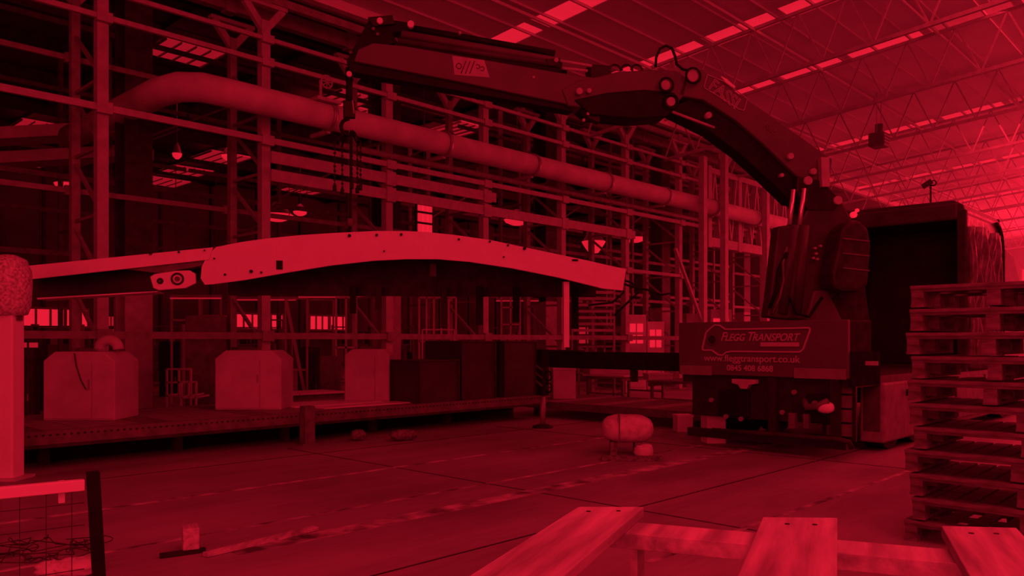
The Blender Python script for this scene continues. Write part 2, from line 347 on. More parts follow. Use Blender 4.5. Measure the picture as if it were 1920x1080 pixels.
# second smaller duct below
p2 = thing('service_duct', 'slim round duct hanging under the thick lagged pipe', 'pipe', (10, 14.6, 5.9))
T([(10.0, 14.75, 5.92), (33, 14.75, 5.92)], .07, 10).build('duct_run', 'rackd', p2)
for u in (11, 14.1, 17.3, 20.4, 23.5): BAR((u, 14.75, 5.92), (u, 14.75, 6.1), .05).build('hanger', 'rackd', p2)
# box lattice girder at the far end
lg = thing('lattice_girder', 'pale lattice girder with dense zigzag webs at the far end of the rack', 'girder', (25, 14.5, 5))
for v in (14.66, 14.8):
    ua, ub_ = 25.4, 32.5
    for z, h in ((7.75, .2), (5.2, .32), (6.35, .12)): BAR((ua, v, z), (ub_, v, z), .12, h).build('chord', 'rack', lg)
    q = ua
    while q < ub_-.3:
        BAR((q, v, 5.3), (q+.4, v, 7.7), .08).build('web_member', 'rack', lg); BAR((q+.4, v, 7.7), (q+.8, v, 5.3), .08).build('web_member', 'rack', lg); q += .8
    for q in (ua, ua+2.2, ua+4.4, ub_): B(q-.12, q+.12, v-.08, v+.08, 5.0, 7.9).build('end_plate', 'rack', lg)
for q in range(3):
    px = (1318, 1358, 1436)[q]; r = (px-CX)/F; w_ = (.722+.692*r)/(.692-.722*r); u = w_*13.85
    t = thing('girder_post', 'pale square post under the lattice girder, %s one from the camera end' % ords[q], 'post', (u, 13.85, 0), group='posts at the lattice girder')
    B(u-.11, u+.11, 13.75, 13.95, 0, 8.6 if q else 7.8).build('post_tube', 'rack', t); B(u-.2, u+.2, 13.65, 14.05, 0, .03).build('base_plate', 'rackd', t)
    if q:
        for s in (-1, 1): BAR((u, 13.85, 8.1), (u+.4*s, 13.85, 8.7), .12).build('head_bracket', 'rack', t)
        B(u-.5, u+.5, 13.75, 13.95, 8.68, 8.78).build('head_plate', 'rack', t)
    else:
        BAR((u, 13.85, 2.2), (u-1.7, 13.85, 4.6), .09).build('knee_brace', 'rack', t)
# ================================================================ HIGH BAY LAMPS
hl0 = None
for i, (x, y, Y, s) in enumerate([(520, 403, 26, 1), (970, 412, 30, 1), (1190, 446, 36, 1), (1113, 453, 27, .8), (332, 288, 30, .35), (430, 292, 32, .6), (122, 344, 28, .7), (563, 397, 40, .7)]):
    s *= 1.35; p = HF.px(x, y, Y); lab = ('glowing high bay lamp left of the arch under the next bay roof', 'glowing high bay lamp above the right half of the white arch', 'faint flat high bay lamp farthest right behind the rack',
         'round bright high bay lamp right of the arch between rack posts', 'small dim high bay lamp above the left end of the arch', 'small high bay lamp beside the bright skylight pane', 'tiny high bay lamp at the far left behind the rack', 'faint lamp just right of the brightest left one')[i]
    t = thing('high_bay_lamp', lab, 'lamp', tuple(p), group='high bay lamps in the next bay')
    r = .3*s
    MB().lathe(tuple(p), [(r*1.15, 0), (r*1.1, .04), (r*.7, .25), (r*.25, .38), (.05, .4)]).build('reflector', 'galv', t)
    MB().lathe(tuple(p), [(r*.5, -.2 if i != 3 else -.38), (r*1.1, -.1), (r*1.25, 0), (r*.9, .01)]).build('lamp_lens', 'lamp', t)
    T([(p.x, p.y, p.z+.38), (p.x, p.y, ZB-.45)], .015, 6).build('hanging_rod', 'steel', t)
lb = HF.px(795, 410, 22.5)
t = thing('lamp_bank', 'bank of small square lamps hung behind the crown of the arch', 'lamp', tuple(lb))
B(lb.x-.28, lb.x+.28, lb.y-.02, lb.y+.06, lb.z-.5, lb.z+.42).build('backing_plate', 'dsteel', t)
for a in range(3):
    for c in range(3): B(lb.x-.25+.175*a, lb.x-.1+.175*a, lb.y-.06, lb.y-.02, lb.z-.4+.3*c, lb.z-.17+.3*c).build('lamp_cell', 'lamp', t)
T([(lb.x, lb.y, lb.z+.42), (lb.x, lb.y, 8.9)], .02, 6).build('hanging_rod', 'steel', t)
# ================================================================ MACHINE BED with cabinets
bed = thing('machine_bed', 'long low machine bed with perforated side rail along the left of the floor', 'machine', (2, 11.3, 0))
for i in range(28):
    a = 1.2+i*.415; B(a, a+.4, 11.36, 13.9, .46, .5).build('deck_plate', 'rackd' if i % 4 else 'steel', bed)
B(1.2, 12.85, 11.28, 11.36, .3, .51).build('side_rail', 'steel', bed); B(1.2, 12.85, 11.24, 11.3, .3, .34).build('rail_lip', 'dsteel', bed)
B(1.2, 12.85, 13.9, 13.98, .3, .51).build('side_rail', 'steel', bed); B(12.8, 12.87, 11.3, 13.95, .3, .51).build('end_rail', 'steel', bed)
sl = MB()
for i in range(140): a = 1.3+i*.082; sl.box(a, a+.03, 11.275, 11.281, .445, .468)
sl.build('rail_slot', 'blackp', bed, kind='stuff')
for i in range(7):
    a = 1.6+i*1.8; B(a-.06, a+.06, 11.9, 12.02, 0, .46).build('leg', 'dsteel', bed); B(a-.06, a+.06, 13.5, 13.62, 0, .46).build('leg', 'dsteel', bed)
B(1.2, 12.7, 12.2, 12.3, 0, .3).build('kick_plate', 'black', bed)
a = 6.95; B(a-.09, a+.09, 11.1, 11.26, 0, .62).build('bollard', 'steel', bed); B(a-.14, a+.14, 11.08, 11.28, 0, .03).build('bollard_foot', 'steel', bed)
# white hooded cabinets on the bed
def cabinet(px0, px1, Y, z1, lab, mw='offwhite', hump=False):
    p = HF.px((px0+px1)/2, 700, Y); w_ = (px1-px0)/F*Y; z0 = .5
    f = Frame((WF.px((px0+px1)/2, 700, Y).x, Y), 0.0)
    t = thing('hooded_cabinet', lab, 'cabinet', (0, 0, z0), f, 'white hooded cabinets')
    c = w_*.16; x = w_/2
    MB().prism([(-x, z0), (x, z0), (x, z1-c*.8), (x-c, z1), (-x+c, z1), (-x, z1-c*.8)], 0, .75).build('cabinet_shell', mw, t, bevel=.015)
    MB().prism([(-x*.96, z0+.03), (x*.35, z0+.03), (x*.35, z1-c*.9), (-x*.8, z1-c*.9), (-x*.96, z1-c*1.3)], -.018, -.001).build('front_panel', mw, t, bevel=.004)
    MB().prism([(x*.38, z0+.03), (x*.96, z0+.03), (x*.96, z1-c*1.2), (x*.8, z1-c*.9), (x*.38, z1-c*.9)], -.012, -.001).build('side_panel', mw, t, bevel=.004)
    BAR((x*.3, -.03, z0+.45), (x*.3, -.03, z0+.6), .02).build('handle', 'galv', t)
    if hump:
        MB().ring((x*.55, .3, z1+.03), .14, .08, 'y', 16, 8, 0, math.pi).build('hose_elbow', mw, t)
        T([(-.05*w_, -.03, z1-.02), (-.02, -.035, z1-.2), (.05, -.035, z1-.42), (.12, -.03, z1-.55)], .008, 6).build('cable', 'dsteel', t)
    return t
cabinet(81, 215, 11.6, 1.5, 'white hooded cabinet with hose elbow and cable, nearest the white column', hump=True)
cabinet(403, 527, 13.4, 1.5, 'white hooded cabinet standing on the bed between the other two')
cabinet(646, 730, 15.2, 1.5, 'white hooded cabinet half hidden behind the dark crates')
def crate(px, v0, lu, lv, z0, z1, lab):
    r_ = (px-CX)/F; p = Vector((v0*(.722+.692*r_)/(.692-.722*r_), v0, z0)); t = thing('dark_crate', lab, 'crate', (p.x, p.y, z0), group='dark crates on the bed')
    x0, x1, y0, y1 = p.x, p.x+lu, p.y, p.y+lv
    B(x0+.02, x1-.02, y0+.02, y1-.02, z0, z1-.02).build('crate_body', 'card', t)
    B(x0, x1, y0, y1, z1-.03, z1).build('lid', 'card', t, bevel=.005)
    for a, b in ((x0, y0), (x1, y0), (x0, y1), (x1, y1)): B(a-.0 if a == x0 else a-.03, a+.03 if a == x0 else a, b if b == y0 else b-.03, b+.03 if b == y0 else b, z0, z1-.03).build('corner_post', 'dsteel', t)
    return t
crate(787, 11.4, 1.0, .9, .5, 1.3, 'low dark crate in front, its corner turned to the camera')
crate(866, 11.42, .95, 1.1, .5, 1.66, 'tall dark crate standing behind the low dark crate')
crate(946, 11.44, 1.0, .7, .5, 1.66, 'tall dark crate nearest the outrigger leg')
# low platform right of the bed
pf = thing('low_platform', 'low dull platform with dark skirt beyond the outrigger leg', 'platform', (13.1, 7.6, 0))
for i in range(12): B(13.15, 15.6, 7.6+i*.41, 7.99+i*.41, .29, .33).build('deck_plate', 'steel' if i % 3 else 'rackd', pf)
B(13.05, 13.15, 7.55, 12.55, .19, .34).build('side_rail', 'steel', pf); B(13.15, 15.6, 7.52, 7.6, .19, .34).build('side_rail', 'steel', pf)
for a, b in ((13.5, 7.9), (13.5, 12.1), (15.3, 7.9), (15.3, 12.1)): B(a-.08, a+.08, b-.08, b+.08, 0, .29).build('leg', 'dsteel', pf)
def table(u0, u1, v0, v1, z, lab, m='steel', name='trestle_table'):
    t = thing(name, lab, 'table', (u0, v0, 0))
    n = max(2, int((u1-u0)/.5))
    for i in range(n): a = u0+(u1-u0)*i/n; B(a, a+(u1-u0)/n-.015, v0, v1, z-.04, z).build('top_board', m, t)
    for b in (v0+.08, v1-.08): BAR((u0, b, z-.09), (u1, b, z-.09), .06, .1).build('apron_rail', 'steel', t)
    for a in (u0+.1, u1-.1):
        for b in (v0+.1, v1-.1): B(a-.03, a+.03, b-.03, b+.03, 0, z-.04).build('leg', 'steel', t)
        BAR((a, v0+.1, z*.4), (a, v1-.1, z*.4), .04).build('stretcher', 'steel', t)
    return t
table(16.0, 18.5, 8.9, 10.9, .72, 'dull flat table with sheet boards beyond the low platform')
table(16.2, 18.2, 11.7, 13.0, .8, 'pale flat bench beyond the outrigger beam', 'offwhite')
table(8.0, 9.6, 14.0, 14.8, .62, 'bright white bench between the two left cabinets', 'white')
table(10.9, 13.4, 14.0, 14.85, .7, 'bright white bench between the middle and right cabinets', 'white')
t = thing('white_sheet', 'bright white sheet lying on the bed in front of the right cabinet', 'sheet', (8, 11.8, .5))
B(7.6, 10.1, 11.7, 12.15, .5, .515).build('sheet_panel', 'white', t); B(7.4, 9.9, 12.3, 13.3, .5, .515).build('sheet_panel', 'white', t)
# pale boxes beyond the platform
for i, (x0, x1, y0, y1, Y, lab, m) in enumerate([(1037, 1080, 690, 735, 18.3, 'pale upright box seen just right of the outrigger leg', 'offwhite'), (1105, 1195, 688, 700, 20.6, 'long pale box under the outrigger beam', 'rack'),
        (1215, 1262, 700, 728, 19.3, 'pale box under the truck end of the outrigger beam', 'offwhite'), (1325, 1362, 762, 795, 12.9, 'small white box on the floor left of the truck lights', 'white'), (1270, 1300, 778, 795, 14.5, 'small pale carton beside the left end of the truck sign', 'white')]):
    f = Frame((((x0+x1)/2-CX)/F*Y, Y), 0.12); w_ = (x1-x0)/F*Y/2; za = CH-(y1-HY)/F*Y; zb = CH-(y0-HY)/F*Y; za = {0: .33, 1: .8, 2: .72}.get(i, 0)
    t = thing('storage_box', lab, 'box', (0, 0, za), f)
    B(-w_, w_, 0, w_*1.2+.1, za, zb-.03).build('box_body', m, t, bevel=.01); B(-w_-.01, w_+.01, -.01, w_*1.2+.11, zb-.05, zb).build('lid', m, t, bevel=.005)
# wrapped bundle on bearers
f = Frame((WF.px(1176, 800, 11.7).x, 11.7), -.1)
t = thing('wrapped_bundle', 'plastic wrapped pale bundle strapped on timber bearers on the floor', 'bundle', (0, 0, 0), f)
import bmesh
def blob(w_, d_, h_, z0, seed, p=3.2, n=18, m=12, rough=.025, at=(0, 0)):
    random.seed(seed); mb = MB(); mb.sm = True; vs = []
    se = lambda t, q: math.copysign(abs(t)**(2/q), t)
    for i in range(m+1):
        a = -math.pi/2+math.pi*i/m
        for k in range(n):
            b = 2*math.pi*k/n; j = 1+random.uniform(-rough, rough)
            vs.append((at[0]+w_*se(math.cos(a), p)*se(math.cos(b), p)*j, at[1]+d_*se(math.cos(a), p)*se(math.sin(b), p)*j, z0+h_*se(math.sin(a), p)*j))
    fs = [(i*n+k, i*n+(k+1) % n, (i+1)*n+(k+1) % n, (i+1)*n+k) for i in range(m) for k in range(n)]
    return mb.add(vs, fs)
blob(.38, .3, .2, .38, 3, 2.9).build('wrapped_load', 'wrap', t)
MB().box(-.13, -.115, -.307, .307, .178, .585).build('strap', 'steel', t)
for x in (-.25, .1): B(x, x+.1, -.2, .3, 0, .2).build('bearer', 'woodp', t)
blob(.1, .08, .1, .1, 8, at=(.25, -.36)).build('loose_wrap', 'wrap', t)
for x, lab in ((1205, 'crumpled pale bag on the floor at the foot of the wrapped bundle'), (757, 'crumpled pale bag lying under the edge of the machine bed'), (672, 'small crumpled bag left of the larger bag under the bed')):
    Y = 11.3 if x > 1000 else 13.3; f = Frame((WF.px(x, 800, Y).x, Y), .4)
    t = blob(.13 if x != 757 else .24, .12, .09, .09, x, 2.2, rough=.12).build('crumpled_bag', 'cloth' if x > 1000 else 'woodp', frame=f); tag(t, lab, 'bag')
# timbers on the floor
f = Frame((WF.pz(1190, 858, 0).x, 11.1), -.05)
t = tag(B(-.5, .35, -.1, .1, 0, .05).build('floor_board', 'woodp', frame=f, bevel=.005), 'flat board on the floor in front of the wrapped bundle', 'board')
f = Frame(tuple(WF.pz(357, 1034, 0).xy), .45)
t = tag(B(-.06, .06, -.09, .09, 0, .2).build('timber_block', 'wood', frame=f, bevel=.008), 'short sawn timber block standing on the open floor', 'block')
p, q = WF.pz(385, 1040, .02), WF.pz(592, 990, .02)
t = tag(BAR(p, q, .07, .03).build('timber_batten', 'wood', frame=WF), 'long thin timber batten lying on the floor right of the block', 'batten')
p, q = WF.pz(300, 1042, .02), WF.pz(385, 1030, .02)
t = tag(BAR(p, q, .05, .03).build('dark_bar', 'blackp', frame=WF), 'short dark bar lying on the floor beneath the timber block', 'bar')
# ================================================================ ARCHED MACHINE HOOD on the crane
ax0 = Vector((-6.65, 10.9)); ax1 = Vector((1.806, 12.9)); dv = (ax1-ax0)
AR = Frame(tuple(ax0), math.atan2(dv.y, dv.x)); ar = AR.plane
hood = thing('arched_hood', 'long white arched machine hood slung from the crane chains', 'machine part', (4, 0, 2.3), AR)
outer = [(405, 463), (450, 454), (500, 447), (560, 441), (620, 437), (700, 433), (760, 433), (800, 435), (850, 440), (920, 450), (1000, 467), (1100, 488), (1174, 505)]
inner = [(1168, 545), (1130, 541), (1050, 521), (960, 503), (880, 491), (820, 486), (760, 486), (700, 489), (620, 498), (540, 511), (460, 525), (400, 533)]
MB().prism([ar(*p) for p in outer+inner+[(384, 534), (376, 522), (378, 500), (388, 479)]], 0, .05).build('front_plate', 'white', hood, bevel=.006)
# curved top sheet and darker rear plate
top = [ar(x, y+6) for x, y in outer]; mb = MB()
for (x0, z0), (x1, z1) in zip(top, top[1:]): mb.add([(x0, .05, z0), (x1, .05, z1), (x1, 1.5, z1), (x0, 1.5, z0), (x0, .05, z0-.03), (x1, .05, z1-.03), (x1, 1.5, z1-.03), (x0, 1.5, z0-.03)], [(0, 1, 2, 3), (7, 6, 5, 4), (0, 4, 5, 1), (2, 6, 7, 3)])
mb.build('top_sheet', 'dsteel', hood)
rp = [(x, z) for x, z in top]; zb = ar(760, 548)[1]
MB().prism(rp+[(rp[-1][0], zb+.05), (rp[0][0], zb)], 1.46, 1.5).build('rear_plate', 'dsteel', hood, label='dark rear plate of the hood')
# left arm: channel with lit face, dark inside and bright bottom lip
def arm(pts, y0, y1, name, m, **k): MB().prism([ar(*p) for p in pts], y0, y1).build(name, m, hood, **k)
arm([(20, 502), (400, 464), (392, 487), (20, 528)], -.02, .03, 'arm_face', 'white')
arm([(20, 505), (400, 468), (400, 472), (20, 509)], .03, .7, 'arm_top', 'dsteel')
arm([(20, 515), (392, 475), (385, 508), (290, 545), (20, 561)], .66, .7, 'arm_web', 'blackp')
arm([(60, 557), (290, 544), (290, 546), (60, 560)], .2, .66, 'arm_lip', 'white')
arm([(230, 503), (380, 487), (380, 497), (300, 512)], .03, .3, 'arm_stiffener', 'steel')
bp = [(284, 520), (292, 515), (330, 509), (358, 508), (368, 514), (369, 532), (350, 541), (300, 545), (290, 541)]
arm(bp, -.1, -.02, 'bearing_plate', 'white', bevel=.01)
for (x, y, r) in ((335, 524, .075), (303, 528, .03)):
    a, z = ar(x, y); MB().ring((a, -.11, z), r, .014, 'y').build('bearing_ring', 'dsteel', hood)
    T([(a, -.1, z), (a, -.13, z)], r*.45, 14).build('shaft_end', 'steel', hood)
for x, y, w_ in ((422, 515, 2), (471, 509, 3), (490, 511, 2), (462, 466, 0), (402, 485, 1.5), (655, 442, 3), (706, 441, 2.5), (752, 440, 2.5), (720, 471, 1.5), (860, 449, 2), (918, 453, 2), (952, 460, 2), (983, 466, 3), (944, 482, 1.5), (700, 489, 0), (283, 476, 2.5), (336, 473, 2), (384, 470, 1.5)):
    if not w_: continue
    a, z = ar(x, y); T([(a, .0, z), (a, -.035 if x > 400 else -.05, z)], w_*.008, 8).build('bolt_head', 'black', hood)
a, z = ar(524, 497); B(a-.045, a+.045, -.012, .0, z-.065, z+.065).build('inspection_slot', 'black', hood, label='dark rectangular slot in the white plate')
a, z = ar(1078, 488); B(a-.05, a+.05, -.012, 0, z-.015, z+.015).build('inspection_slot', 'black', hood)
for x, l, m in ((668, 30, 'black'), (720, 22, 'blackp'), (855, 60, 'blackp'), (928, 55, 'black'), (1003, 50, 'black'), (1123, 65, 'black')):
    a, z = ar(x, 545); B(a-.05, a+.05, 1.2, 1.3, z-l/F*12.5-.05, z+.15).build('hanging_leg', m, hood)
a, z = ar(827, 497); B(a-.05, a+.05, .9, .96, z-.1, z+.1).build('bracket', 'steel', hood)
a, z = ar(1066, 545); B(a-.045, a+.045, .1, .19, z-.9, z+.15).build('stay_bar', 'white', hood, label='bright vertical bar under the right end')
# cables drooping at the right end
t = thing('cable_loom', 'dark cable loom drooping from the right end of the arch', 'cable', (0, 0, 0), AR)
for pts in ([(1165, 530), (1185, 545), (1165, 565), (1120, 570)], [(1170, 525), (1200, 535), (1230, 540), (1262, 550), (1290, 545)], [(1172, 520), (1200, 527), (1215, 545), (1170, 590)]):
    T([(ar(*p)[0], .3+.05*i, ar(*p)[1]) for i, p in enumerate(pts)], .018, 6).build('cable', 'black', t)
# white column at the far left carrying the arm
f = Frame((-6.04, 9.6), 0)
t = thing('white_column', 'white square column with rounded speckled padded head at the far left', 'column', (0, 0, 0), f)
B(-.13, .12, -.12, .12, 0, 2.1).build('shaft', 'white', t, bevel=.02)
B(-.2, .2, -.2, .2, 0, .03).build('base_plate', 'offwhite', t)
MB().lathe((0, 0, 1.95), [(.12, 0), (.2, .02), (.235, .12), (.25, .4), (.24, .55), (.19, .68), (.08, .735), (.02, .74)], 22).build('padded_head', 'speck', t)
B(.1, .14, -.05, .05, 1.9, 2.05).build('latch', 'steel', t)
# ================================================================ TRUCK with crane
RU, VR, VL = 11.15, 4.27, 6.95
tk = thing('flatbed_truck', 'dark lorry parked with its rear to the camera, open curtain body behind the crane', 'truck', (RU, 5.6, 0))
def tp(mb, name, m, **k): return mb.build(name, m, tk, **k)
tp(B(RU+.1, 17, VR, VL, 1.0, 1.14), 'deck', 'dsteel')
for v in (5.0, 6.1): tp(B(RU+.3, 22, v-.06, v+.06, .65, 1.0), 'chassis_rail', 'blackp')
sg = tp(B(RU-.03, RU+.05, VR, VL, 1.13, 1.95), 'sign_board', 'sign', bevel=.01, label='dull rear board with printed haulier name')
def sp(mb, name, m): return mb.build(name, m, sg)
sw = VL-VR
def sx(px): return VL-(px-1275)/(1592-1275)*sw       # across the board, mid perspective
def sz(py): return 1.95-(py-601)/(708-601)*.82
bx = RU-.04
def outline(pts, r, name):
    mb = MB(); pts = [(bx, sx(x), sz(y)) for x, y in pts]
    for a, b in zip(pts, pts[1:]+pts[:1]): mb.bar(a, b, r*2, r*2)
    return sp(mb, name, 'print')
outline([(1326, 655), (1334, 622), (1345, 612), (1352, 607), (1362, 608), (1373, 616), (1420, 616), (1528, 615), (1530, 619), (1518, 655), (1512, 660), (1385, 660), (1375, 662), (1368, 668), (1358, 667), (1346, 658), (1328, 658)], .011, 'badge_outline')
TM = Matrix(((0, 0, -1), (-1, 0, 0), (0, 1, 0))).to_euler()
def text(s, size, px, py, m, parent, shear=0, sxs=1, off=0, align='LEFT', loc=None, rot=None, fat=0, name='lettering'):
    c = bpy.data.curves.new(name, 'FONT'); c.body = s; c.size = size; c.shear = shear; c.extrude = .002; c.align_x = align; c.offset = fat
    c.materials.append(M[m]); o = bpy.data.objects.new(name, c); COL.objects.link(o); o.parent = parent
    b = Vector(BASE[tk.name])
    o.location = loc if loc else Vector((bx-.004, sx(px), sz(py)))-b
    o.rotation_euler = rot or TM; o.scale = (sxs, 1, 1); return o
text('F', .19, 1363, 639, 'print', sg, .35, .95, fat=.003); text('LEGG', .15, 1372, 639, 'print', sg, .35, .88, fat=.003)
text('T', .19, 1414, 639, 'print', sg, .35, .95, fat=.003); text('RANSPORT', .15, 1425, 639, 'print', sg, .35, .94, fat=.003)
sp(B(bx-.003, bx, sx(1511), sx(1441), sz(650), sz(642)), 'printed_bar', 'print')
text('www.fleggtransport.co.uk', .145, 1330, 680, 'print', sg, 0, 1.02, fat=.002)
text('0845 408 6868', .12, 1376, 698, 'print', sg, 0, 1.03, fat=.003)
# printed emblem inside the badge (a tyre-like dark roundel with a light edge)
sp(T([(bx, sx(1346), sz(637)), (bx-.006, sx(1346), sz(637))], .085, 20), 'printed_emblem', 'printd')
sp(MB().ring((bx-.006, sx(1346), sz(637)), .075, .01, 'x'), 'printed_emblem', 'sign')
for a, b in ((1279, 1346), (1502, 1590)): sp(B(bx-.006, bx, sx(b), sx(a), sz(709), sz(690)), 'reflector_board', 'reflect')
# rear gear under the board
tp(B(RU+.05, RU+.2, 4.5, 6.75, .48, 1.1), 'rear_crossmember', 'blackp'); 
for v, w_ in ((6.0, .5), (4.7, .34)):
    tp(B(RU-.02, RU+.12, v-w_/2, v+w_/2, .5, .9), 'lamp_cluster', 'black', bevel=.02)
for v, z in ((6.35, .74), (6.1, .5), (5.85, .48), (5.02, .92), (4.72, .78), (5.2, .62)): tp(T([(RU-.03, v, z), (RU-.08, v, z)], .035, 12), 'rear_lamp', 'reflect')
tp(MB().prismy([(5.6, 1.08), (5.98, 1.08), (5.98, 1.02), (5.88, 1.0), (5.84, .94), (5.74, .94), (5.7, 1.0), (5.6, 1.02)], RU-.1, RU), 'tow_bracket', 'rack', label='pale tow bracket under the sign board')
for v in (5.36, 4.45): tp(B(RU-.05, RU+.05, v-.06, v+.06, .25, 1.12), 'hanger_bar', 'blackp')
mbt = T([(RU-.1, 6.3, .28), (RU-.1, 5.2, .3), (RU-.1, 4.35, .3), (RU-.05, 4.25, .27), (RU-.02, 4.22, .18)], .035, 10)
tp(mbt, 'bumper_tube', 'dsteel'); tp(B(RU-.02, RU+.1, 4.3, 6.8, .15, .28), 'bumper_plate', 'blackp')
hs = T([(RU+.0, 4.9, .8), (RU-.12, 4.8, .72), (RU-.14, 4.65, .74), (RU-.12, 4.5, .82)], .05, 8); tp(hs, 'hydraulic_hose', 'steel')
tp(blob(.08, .12, .08, .73, 5, 2.4, at=(RU-.1, 4.55)), 'valve_block', 'white', label='bright valve block under the sign')
tp(B(RU-.08, RU, 5.0, 5.1, .4, .62), 'lamp_bracket', 'steel'); tp(B(RU-.08, RU, 4.8, 4.88, .42, .62), 'lamp_bracket', 'steel')
tp(B(14.0, 22.0, VR-.04, VR+.02, .18, 1.08), 'side_skirt', 'steel'); tp(B(21.9, 22.0, VR, VL, .2, 1.0), 'front_valance', 'blackp')
for k in range(4): tp(B(14.1+1.95*k, 15.9+1.95*k, VR-.06, VR-.04, .25, 1.0), 'skirt_panel', 'steel', bevel=.01)
# wheels
for u in (12.9, 14.1, 19.9):
    for v in (4.45, 6.75):
        wh = tp(T([(u, v-.14, .5), (u, v+.14, .5)], .5, 28), 'wheel', 'black'); T([(u, v-.16, .5), (u, v+.16, .5)], .26, 20).build('hub', 'dsteel', wh)
# side lockers, steps, skirt
tp(B(12.35, 13.95, VR-.06, VR+.3, .14, 1.03), 'side_locker', 'rackd', bevel=.03, label='grey side locker')
tp(B(12.35, 12.37, VR+.0, VR+.25, .3, 1.0), 'locker_end', 'steel'); tp(B(13.3, 13.34, VR-.09, VR-.06, .8, .9), 'handle', 'black')
st = tp(B(11.35, 11.4, VR-.02, VR+.45, .25, 1.1), 'step_frame', 'blackp')
for z in (.32, .52, .72, .92): B(11.3, 11.38, VR+.03, VR+.37, z, z+.17).build('step_panel', 'steel', st)
tp(B(11.2, 12.3, VR-.02, VR+.02, 1.02, 1.5), 'side_board', 'matte'); tp(B(11.68, 11.7, VR-.2, VR-.03, 1.31, 1.37), 'number_light', 'print')
# cargo body
bu0, bu1, bz0, bz1 = 16.8, 19.4, 1.14, 4.33
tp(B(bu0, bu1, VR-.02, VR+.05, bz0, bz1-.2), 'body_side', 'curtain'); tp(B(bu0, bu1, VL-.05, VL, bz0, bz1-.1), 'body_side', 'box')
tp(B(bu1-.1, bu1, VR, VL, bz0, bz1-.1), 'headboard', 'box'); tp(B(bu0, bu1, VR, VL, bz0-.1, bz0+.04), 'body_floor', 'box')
rf = [(VR-.03, bz1-.28), (VR+.02, bz1-.1), (VR+.18, bz1), (VL-.15, bz1+.02), (VL, bz1-.1), (VL, bz1-.2), (VR, bz1-.32)]
tp(MB().prismy(rf, bu0-.05, bu1), 'roof_canopy', 'craned', bevel=.02)
tp(B(bu0-.1, bu0, VR+.1, VL-.05, bz1-.38, bz1-.06), 'roll_header', 'craned', bevel=.04)
tp(B(bu0-.08, bu0+.04, VR-.04, VR+.12, bz0-.1, bz1-.2), 'rear_pillar', 'dsteel', bevel=.02); tp(B(bu0-.08, bu0+.04, VL-.12, VL, bz0-.1, bz1-.25), 'rear_pillar', 'blackp', bevel=.02)
# gathered curtain: narrow rippled folds along the side
for i in range(7):
    u = bu0+.2+i*.32; pts = []
    for j in range(15): z = bz0+j*(bz1-.5-bz0)/14; pts.append((u+.05*math.sin(j*1.7+i), VR-.07+.03*math.sin(j*1.1+i*2.1), z))
    tp(T(pts, .075+.02*(i % 3), 8), 'curtain_fold', 'curtain')
tp(MB().ring((bu0+2.1, VR-.05, bz1-.75), .5, .04, 'y', 12, 8, 0, math.pi/2), 'curtain_hoop', 'blackp'); tp(B(bu0+2.56, bu0+2.64, VR-.1, VR-.02, bz0, bz1-.75), 'curtain_hoop', 'blackp')
# cab beyond
cab = [(19.6, .6), (19.6, 3.55), (19.9, 3.75), (20.9, 3.6), (21.7, 2.9), (21.95, 2.2), (22.0, .6)]
tp(MB().prism(cab, VR+.05, VL-.05), 'cab', 'rack', bevel=.06, label='pale cab'); tp(B(20.6, 21.3, VR+.02, VR+.06, 1.9, 2.7), 'cab_window', 'black')
tp(B(21.5, 21.7, VR-.25, VR-.05, 1.9, 2.4), 'mirror', 'blackp')
# work lamp on the body roof
p = HF.px(1745, 372, 15.6)
t = thing('work_lamp', 'small work lamp on a thin pole on top of the truck body', 'lamp', tuple(p)); p = Vector((p.x, p.y, bz1-.02))
T([p, p+Vector((0, 0, .42))], .018, 8).build('pole', 'dsteel', t)
BAR(p+Vector((-.05, .13, .36)), p+Vector((0, -.02, .46)), .1, .1).build('lamp_head', 'dsteel', t); MB().ring(tuple(p+Vector((0, -.05, .42))), .05, .012, 'x').build('lamp_yoke', 'dsteel', t)
# ---- crane
CF = Frame((5.04, 13.34), math.atan2(-.176, -.984)); cr = CF.plane
ck = thing('loader_crane', 'folding lorry loader crane reaching left above the white arch', 'crane', (0, 0, 1.14), CF)
def cp(pts, w_, name, m, y=0, **k): return MB().prism([cr(*p) for p in pts], y-w_, y+w_).build(name, m, ck, **k)
def c3(x, y, b=0): a, z = cr(x, y); return (a, b, z)
# base and column
cp([(1440, 602), (1600, 602), (1600, 660), (1440, 660)], .5, 'base_frame', 'dsteel', bevel=.02)
cp([(1480, 430), (1500, 395), (1560, 375), (1585, 420), (1580, 540), (1560, 605), (1500, 605), (1478, 540)], .24, 'column', 'craned', bevel=.04)
cp([(1545, 560), (1600, 520), (1612, 605), (1540, 605)], .3, 'slew_base', 'dsteel', bevel=.03)
cp([(1505, 548), (1530, 545), (1560, 605), (1490, 605)], .34, 'column_foot', 'crane', bevel=.03)
cp([(1432, 432), (1462, 428), (1478, 430), (1480, 600), (1450, 600), (1412, 596), (1418, 560)], .12, 'outrigger_ram_housing', 'craned', .35, bevel=.03)
for (a, b) in (((1462, 432), (1470, 362)), ((1480, 432), (1490, 360))): T([c3(*a, .3), c3(*b, .3)], .035, 12).build('ram_rod', 'chrome', ck, label='polished ram rod')
for (a, b, r) in (((1440, 590), (1463, 430), .1), ((1466, 590), (1481, 430), .1)): T([c3(*a, .42), c3(*b, .42)], r, 14).build('ram_cylinder', 'craned', ck)
